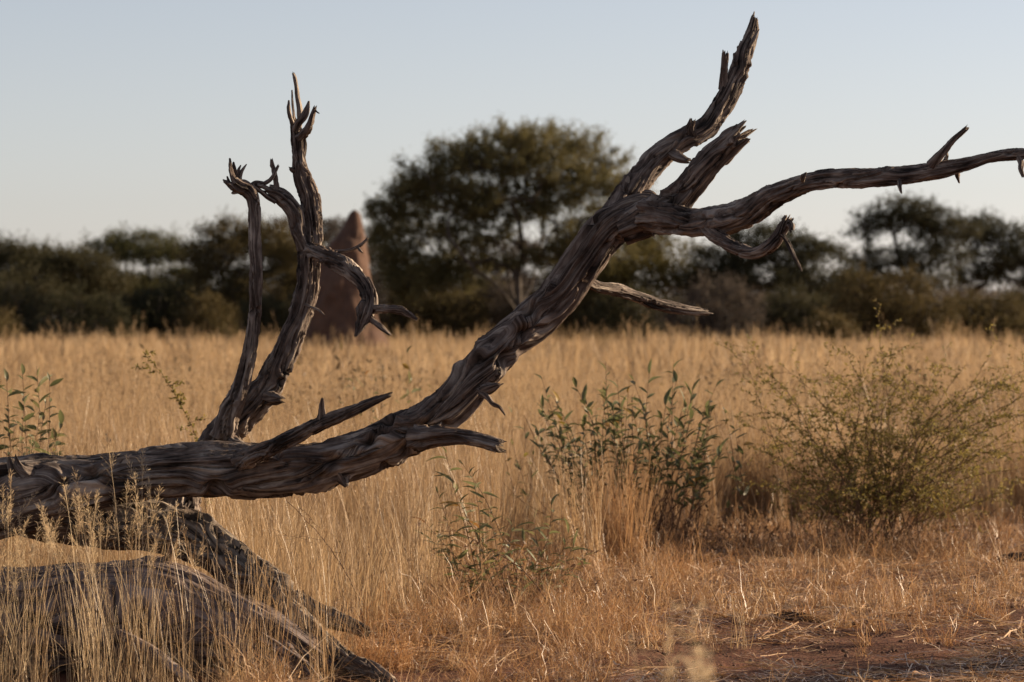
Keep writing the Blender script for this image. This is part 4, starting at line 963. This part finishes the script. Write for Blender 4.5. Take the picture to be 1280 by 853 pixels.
THORN_ENDS = [(925, 440, 0), (950, 470, .3), (935, 500, -.2), (975, 455, .1), (1000, 480, -.3), (1030, 450, .2), (1055, 432, 0), (1075, 446, -.2), (1100, 425, .05), (1118, 418, 0), (1125, 460, .3), (1150, 450, -.2), (1180, 455, .2), (1210, 452, 0), (1240, 440, .1), (1270, 480, -.1), (1298, 476, .1), (1290, 520, .2), (1260, 545, -.3), (1230, 510, .3), (960, 530, .2), (945, 560, -.1), (1000, 540, -.4), (1050, 520, .45), (1090, 500, -.5), (1140, 510, .5), (1180, 520, -.45), (1215, 565, .1), (1280, 585, 0), (1020, 580, .3), (1075, 560, -.5), (1150, 565, -.5), (1120, 480, -.3), (1040, 490, .1), (985, 500, .0), (1200, 490, -.1), (1165, 475, .1), (950, 600, .2), (970, 620, -.3), (1240, 600, .3), (1265, 615, -.2), (1010, 610, -.5), (1190, 600, -.5), (930, 530, .4), (1285, 550, -.3), (1060, 610, -.6), (1130, 615, -.6), (1312, 446, .2), (1325, 500, -.2), (1305, 560, .3), (1335, 470, 0), (1250, 470, -.3)]
thorn_bush('wide thorny bush with arching twigs and tiny yellow-green leaves', 1090, 20.8, THORN_ENDS, 401)
# a lower bush beyond the edge of the view, whose shade lies over the bare soil
thorn_bush('dense low thorn bush beside the bare red soil', 1570, 14.2, [(1570 + dx * 1.35, 840 - h * 1.05, dz) for dx, h, dz in [(-150, 120, 0), (-120, 210, .3), (-90, 260, -.2), (-60, 290, .2), (-30, 310, -.3), (0, 320, 0), (30, 300, .3), (60, 310, -.2), (100, 260, 0), (140, 200, .2), (-100, 160, -.4), (-50, 220, .4), (10, 240, -.5), (70, 220, .5), (120, 140, -.3), (-20, 270, .1), (-70, 180, -.1), (45, 260, .05)]], 402, 3.0)

def sprig(name, label, cat, pts, seed, twig=0.16, leaf=0.017, dens=1.6, r0=0.0035, mat=M_TWIG, every=0.07):
    rg = np.random.default_rng(seed); P = [W(*p) for p in pts]
    base = P[0].copy(); base[2] = 0; t = thing(name, label, cat, base)
    C, _, s = resample(P, 0.025); C = C + rg.normal(0, 0.002, C.shape); bw, bl = Bag(), Bag()
    shoots(bw, bl, rg, C, r0, 0.0012, every, twig, leaf, 0, dens)
    v, q, _ = bw.out(); st = part('stem', v, q, None, mat, t)
    if bl.n:
        v, q, _ = bl.out(); o = part('foliage', v, q, None, M_THORN, t); o['kind'] = 'stuff'
sprig('acacia_sprig', 'single arching acacia sprig behind the trunk by the dead uprights', 'sprig', [(262, 745, 17.0), (258, 640, 17.0), (250, 558, 17.0), (236, 525, 17.0), (212, 482, 17.0), (190, 452, 17.0), (179, 440, 17.0)], 411, 0.17, 0.019, 2.2, every=0.06)
sprig('acacia_sprig', 'tangle of thorny acacia twigs low in the grass by the propped limb', 'sprig', [(460, 800, 15.2), (440, 730, 15.2), (405, 675, 15.2), (372, 640, 15.1), (350, 617, 15.1)], 412, 0.22, 0.012, 0.12, 0.0042, M_STEM, 0.10)
sprig('acacia_sprig', 'bare reddish twigs leaning across the low narrow leaved shrub', 'sprig', [(715, 805, 15.6), (695, 770, 15.6), (655, 715, 15.6), (600, 680, 15.5), (560, 660, 15.5)], 413, 0.25, 0.014, 0.35, 0.0045, M_STEM, 0.10)
sprig('acacia_sprig', 'thorny twig with few leaves at the edge of the thorn bush by the grass', 'sprig', [(990, 690, 20.4), (985, 600, 20.4), (955, 520, 20.4), (930, 455, 20.4), (905, 432, 20.4)], 414, 0.16, 0.016, 0.9)

# ------------------------------------------------------------------ single grass plants one can pick out
def tussock(label, px, py, Y, n, spread, h0, h1, lean, curve, mat, seed, heads=0, w=0.004):
    rg = np.random.default_rng(seed); base = W(px, py, Y); base[2] = 0
    t = thing('grass_tussock', label, 'grass tussock', base)
    C, wd, s = blades(rg, n, spread, h0, h1, lean, curve, w, w * 0.4, 7, 0.008); V, Q = ribbons(C, wd, s); bag = Bag(); bag.add(V, Q)
    for k in range(heads):
        seed_head(bag, rg, C[k, -1], unit(C[k, -1] - C[k, -2]), 0.22, 60, 0.016)
    v, q, _ = bag.out(); o = part('blades', v + base, q, None, mat, t); o['kind'] = 'stuff'
    return t
tussock('dense orange grass tussock at the foot of the upright leafy shrub', 775, 702, 19.6, 300, 0.20, 0.25, 0.75, 0.13, 0.10, M_TUSSOCK, 501, 0, 0.0042)
tussock('pale orange grass tussock between the stub and the upright leafy shrub', 715, 712, 19.2, 200, 0.20, 0.3, 0.8, 0.10, 0.12, M_GRASS, 502, 4)
tussock('small rust coloured grass tussock at the broken end of the propped limb', 480, 838, 13.7, 200, 0.14, 0.08, 0.3, 0.45, 0.4, M_RUST, 503, 0, 0.003)
tussock('soft out of focus grass plant with pale feathery heads close to the lens', 850, 1400, 6.1, 16, 0.04, 0.74, 0.93, 0.03, 0.04, M_SEED, 504, 9, 0.003)
tussock('pair of thin grass stalks rising before the bark slab', 925, 815, 14.6, 22, 0.05, 0.08, 0.28, 0.15, 0.15, M_GRASS, 505, 0, 0.0035)
